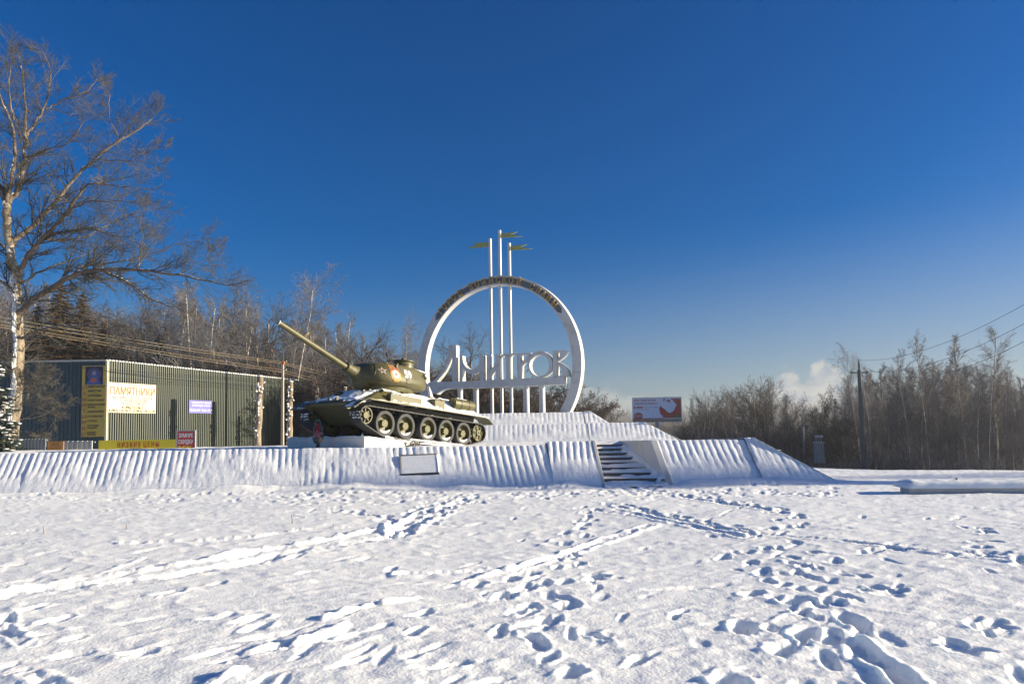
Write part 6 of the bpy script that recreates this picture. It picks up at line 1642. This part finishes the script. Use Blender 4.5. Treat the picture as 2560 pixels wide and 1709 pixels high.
# --- spruces
def spruce(px, ytop, ybase, Y, wpx, mt_, label, seed, snow=0, dens=1.0):
    b_ = at(px, ybase, Y); t_ = at(px, ytop, Y); Ht = t_[2] - b_[2]; Rw = wpx / F * Y / 2
    o_ = empty('spruce', tuple(b_), label=label, cat='spruce'); r_ = random.Random(seed)
    m_ = MB(); m_.tube([(0, 0, 0), (0, 0, Ht * .97)], [Ht * .012 + .03, .02], 8); m_.build('trunk', M['bark'], o_)
    S = []; SN = []
    nb = int(Ht * (16 if snow > .2 else 24) * dens)
    for i in range(nb):
        t = (i + r_.random()) / nb; z = Ht * (.04 + .94 * t); L = Rw * (1 - t) ** .85 * r_.uniform(.65, 1.1) + .10; a_ = r_.uniform(0, 6.28)
        c_, s_ = math.cos(a_), math.sin(a_); p = Vector((0, 0, z)); n_ = 5
        P = []
        for j in range(n_ + 1):
            f = j / n_; P.append(Vector((c_ * L * f, s_ * L * f, z - L * .38 * f + L * .22 * f * f)))
        for j in range(n_):
            S.append((*P[j], *P[j + 1], .03 * (1 - j / n_) + .015, .03 * (1 - (j + 1) / n_) + .012))
            for q in range(int((9 if snow > .2 else 16) * dens)):
                f = r_.random(); c = P[j].lerp(P[j + 1], f); l2 = (.16 + .35 * L * (1 - (j + f) / n_ * .8)) * r_.uniform(.4, 1) * .5
                sd_ = 1 if r_.random() < .5 else -1
                e_ = c + Vector((-s_ * sd_ * l2 + c_ * l2 * .6, c_ * sd_ * l2 + s_ * l2 * .6, -l2 * r_.uniform(.1, .6)))
                S.append((*c, *e_, .022 if snow > .2 else .05, .008 if snow > .2 else .02))
            if snow and r_.random() < snow and j > 0:
                c = P[j].lerp(P[j + 1], .5) + Vector((0, 0, .03)); SN.append((c, r_.uniform(.03, .09)))
    o2 = link('crown', segs_mesh('crown', S, M[mt_], 3), o_)
    if SN:
        m_ = MB()
        for c, s_ in SN:
            bm = bmesh.new(); bmesh.ops.create_icosphere(bm, subdivisions=1, radius=s_)
            m_.add([c + Vector((v.co.x * 1.2, v.co.y * 1.2, v.co.z * .45)) * r_.uniform(.42, 1.4) for v in bm.verts], [tuple(v.index for v in f.verts) for f in bm.faces]); bm.free()
        m_.build('snow_load', M['snow'], o_, smooth=60, fix=False, kind='stuff')
spruce(398, 832, 1000, 60.5, 120, 'needles', 'dark blue-green spruce showing above the middle of the green shed roof', 1, .12)
spruce(147, 705, 1000, 60.5, 210, 'needles_brown', 'tall brownish spruce behind the big leafless tree, left of its pair', 2)
spruce(203, 728, 1000, 61, 190, 'needles_brown', 'tall dark spruce behind the big leafless tree, right of its pair', 3)
spruce(90, 760, 1000, 61, 190, 'needles', 'dark spruce farthest left behind the dark shed wall', 4)
spruce(255, 800, 1000, 62, 150, 'needles_brown', 'lower brownish spruce to the right of the tall spruce pair', 6)
spruce(-12, 905, 1150, 25.5, 150, 'needles', 'snow-laden young fir cut by the left frame edge', 5, .38, 1.3)
spruce(8, 1005, 1150, 24.9, 95, 'needles', 'small snow-laden fir below the leafless tree at the left frame edge', 7, .42, 1.4)

# --- the big leafless tree on the left, its main limbs drawn from the photograph
BTY = 30.0
bt0 = Vector(at(30, 1130, BTY)); bt0.z = 0
big = empty('big_bare_tree', tuple(bt0), label='huge leafless tree with pale mottled bark and wide limbs, filling the left of the view', cat='tree')
rb = random.Random(99)
def limb_pts(pxs, y0, y1, sm=2):
    n = len(pxs); P = [Vector(at(a, b, y0 + (y1 - y0) * i / (n - 1))) - bt0 for i, (a, b) in enumerate(pxs)]
    for _ in range(sm):
        q = [P[0]]
        for a, b in zip(P[:-1], P[1:]): q += [a.lerp(b, .25), a.lerp(b, .75)]
        q.append(P[-1]); P = q
    return P
thick = []; thin = []; twigs = []
LC = dict(seg=[6, 6, 4, 3], wob=[.08, .09, .07, .08], up=[.05, .05, .04, .03], taper=[.8, .8, .75, .6], rmin=.0050, n=[10, 9, 5], lo=[.12, .1, .1], len=[.5, .58, .62], cone=[.4, .4, .3], ang=[38, 36, 38], rr=[.55, .55, .6])
def limb(pxs, y0, y1, r0, r1, nchild, clen, mt_list=None, up=.03, lo=.1, curve=True):
    nchild = int(nchild * 1.15)
    P = limb_pts(pxs, y0, y1); n = len(P); rad = [r0 + (r1 - r0) * (i / (n - 1)) ** .8 for i in range(n)]
    for i in range(1, n - 1): P[i] = P[i] + Vector((rb.gauss(0, .02), rb.gauss(0, .03), rb.gauss(0, .02)))
    (thick if r0 > .05 else thin).append((P, rad))
    out = [[] for _ in range(5)]
    for k in range(nchild):
        t = lo + (1 - lo) * (k + rb.random()) / nchild; f = t * (n - 1); i = min(int(f), n - 2)
        a = P[i].lerp(P[i + 1], f - i); d = (P[i + 1] - P[i]).normalized()
        c2 = dict(LC); c2['up'] = [up, up, .02, .01]
        L = clen * rb.uniform(.5, 1.25) * (1.15 - .55 * t)
        grow(out, a, rdir(d, R(rb.uniform(28, 62)), rb), L, max(min(rad[i] * .45, .045), .010), 1, 3, rb, c2)
    # terminal
    grow(out, P[-1], (P[-1] - P[-2]).normalized(), clen * .5, r1, 1, 3, rb, LC)
    twigs.extend(out[1] + out[2] + out[3])
D2P = 2560 / 2349
limb([(28, 1135), (34, 1050), (40, 980), (46, 900), (43, 800), (42, 740), (37, 697)], BTY, BTY, .27, .20, 14, 1.3, lo=.35)
limb([(37, 697), (24, 626), (18, 555), (16, 511)], BTY, BTY - .2, .20, .15, 3, 1.6)
limb([(16, 511), (34, 424), (40, 333), (12, 270), (-10, 215)], BTY - .2, 29, .11, .02, 14, 1.9)
limb([(16, 511), (49, 475), (65, 381), (65, 317), (59, 199), (47, 140)], BTY - .2, 30.5, .13, .015, 22, 1.7, up=.06)
limb([(65, 340), (99, 294), (119, 238), (130, 175), (107, 130)], 30.2, 31, .07, .012, 16, 1.3, up=.06)
limb([(65, 396), (111, 375), (178, 359), (210, 305)], 30.2, 29.2, .05, .012, 11, 1.8)
limb([(115, 274), (158, 250), (206, 238), (245, 199)], 30.6, 31.5, .045, .010, 11, 1.5)
limb([(34, 300), (20, 220), (25, 165)], 29.6, 28.8, .05, .012, 10, 1.4, up=.06)
limb([(16, 511), (-20, 420), (-60, 330), (-80, 250)], 30, 30.5, .10, .02, 12, 2.2)
limb([(43, 689), (79, 626), (115, 586), (158, 543), (194, 491), (225, 456), (280, 463), (344, 470)], BTY, 28, .13, .012, 22, 2.1)
limb([(28, 610), (95, 551), (138, 507), (186, 444), (218, 412), (277, 365), (316, 341), (364, 313), (380, 298)], BTY, 31.5, .12, .012, 26, 2.1)
limb([(245, 398), (300, 401), (340, 402), (395, 412)], 30.9, 30.2, .035, .008, 9, 1.3)
limb([(293, 337), (273, 301), (273, 230)], 31.2, 31, .03, .008, 9, 1.2, up=.06)
limb([(335, 403), (355, 385), (405, 368), (418, 362)], 30.4, 30.2, .02, .006, 6, .9)
limb([(160, 540), (185, 520), (230, 500), (320, 505)], 29.2, 28.4, .05, .01, 12, 1.5)
limb([(60, 650), (100, 600), (170, 575), (235, 572), (290, 592), (340, 590)], BTY, 29, .08, .01, 16, 1.8)
limb([(110, 600), (170, 600), (220, 590), (270, 560), (330, 530), (392, 522)], 29.6, 31, .05, .008, 14, 1.6)
limb([(45, 785), (80, 749), (134, 719), (179, 689), (209, 679), (253, 674), (328, 674), (402, 680), (477, 692), (566, 712)], BTY, 27.5, .17, .022, 34, 1.9)
limb([(253, 674), (313, 701), (358, 731), (387, 755), (450, 771)], 29, 28, .07, .015, 13, 1.2)
limb([(179, 689), (200, 665), (235, 662), (300, 655), (360, 640), (440, 610), (520, 600)], 29.3, 30.5, .06, .008, 20, 1.6)
limb([(447, 688), (507, 654), (522, 624)], 28.1, 28, .025, .006, 8, 1.1)
limb([(345, 674), (352, 630), (360, 590), (350, 560)], 28.6, 28.6, .03, .006, 9, 1.2, up=.05)
limb([(51, 710), (119, 668), (167, 653), (209, 639), (268, 603)], BTY, 31, .06, .010, 14, 1.5)
limb([(48, 850), (89, 828), (149, 811), (197, 820), (235, 800), (259, 788), (298, 805)], BTY, 28.5, .075, .010, 13, 1.1)
limb([(200, 820), (215, 840), (216, 860)], 28.9, 28.8, .02, .006, 4, .6)
limb([(235, 800), (270, 825), (300, 850), (350, 880)], 28.7, 28, .03, .006, 10, 1.0)
limb([(48, 870), (60, 840), (78, 815)], BTY, 30.3, .045, .012, 4, .8)
limb([(30, 720), (-20, 690), (-80, 650)], BTY, 29, .09, .03, 9, 1.6)
limb([(30, 640), (-10, 600), (-60, 560), (-90, 500)], BTY, 31, .09, .02, 10, 1.8)
for (y_, L_x, dy) in [(960, 70, -28), (985, 90, -5), (1010, 100, 30), (1050, 110, -40), (1075, 80, 30), (940, 60, 10), (1000, -50, -20), (930, -45, -25), (1040, -60, -10)]:
    limb([(45, y_), (45 + L_x * .5, y_ + dy * .2), (45 + L_x, y_ + dy)], BTY, BTY + rb.uniform(-1, 1), .022, .006, 9, .95)
m = MB()
for P, rad in thick[:2]: m.tube(P, rad, 12)
me = m.mesh('trunk', M['aspen'], 60, fix=False)
o = link('trunk', me, big)
m = MB()
for P, rad in thick[2:]: m.tube(P, rad, 10)
for P, rad in thin: m.tube(P, rad, 6)
link('limbs', m.mesh('limbs', M['branch'], 60, fix=False), big, kind='stuff')
link('crown', segs_mesh('crown', twigs, M['twig_tan'], 3), big)
# snow caught in the forks and along the weather side
S = []; m = MB()
def snowline(P, rad, keep, seed, side=Vector((-.55, -.62, .45))):
    n = len(P)
    for i in range(n - 1):
        if rb.random() < keep:
            for q in range(3):
                t = rb.random(); c = P[i].lerp(P[i + 1], t); r_ = rad[i]; d = (P[i + 1] - P[i]).normalized(); s_ = side - d * side.dot(d)
                if s_.length < 1e-3: continue
                c = c + s_.normalized() * r_ * .72; sz = r_ * rb.uniform(.35, .6)
                bm = bmesh.new(); bmesh.ops.create_icosphere(bm, subdivisions=1, radius=sz)
                mm = Matrix.Scale(2.6, 3, d)
                m.add([c + (mm @ v.co) * rb.uniform(.42, 1.4) for v in bm.verts], [tuple(v.index for v in f.verts) for f in bm.faces]); bm.free()
for j, (P, rad) in enumerate(thick):
    if j == 0:
        Q = [P[int(k * (len(P) - 1) / 60)].lerp(P[min(int(k * (len(P) - 1) / 60) + 1, len(P) - 1)], (k * (len(P) - 1) / 60) % 1) for k in range(61)]
        snowline(Q, [.25 - .001 * k for k in range(61)], .95, 1, Vector((.05, -.95, .1)))
    else: snowline(P, rad, .22 if j < 5 else .5, j, Vector((.0, -.35, .9)))
link('snow_streaks', m.mesh('snow_streaks', M['snow'], 60, fix=False), big, kind='stuff')
print('twigs', len(twigs))
# ------------------------------------------------------------------ thin winter haze
hm = bpy.data.materials.new('haze'); hm.use_nodes = True
hn, hl = hm.node_tree.nodes, hm.node_tree.links
hn.clear(); ho = hn.new('ShaderNodeOutputMaterial'); pv = hn.new('ShaderNodeVolumePrincipled')
pv.inputs['Color'].default_value = (0.86, 0.91, 1.0, 1); pv.inputs['Density'].default_value = 0.00055; pv.inputs['Anisotropy'].default_value = 0.2
hl.new(pv.outputs[0], ho.inputs['Volume'])
m = MB(); m.box((0, 280, 8.5), (900, 680, 27))
o = m.build('haze', hm, None, smooth=0, label='thin pale winter haze over the whole field', kind='stuff')
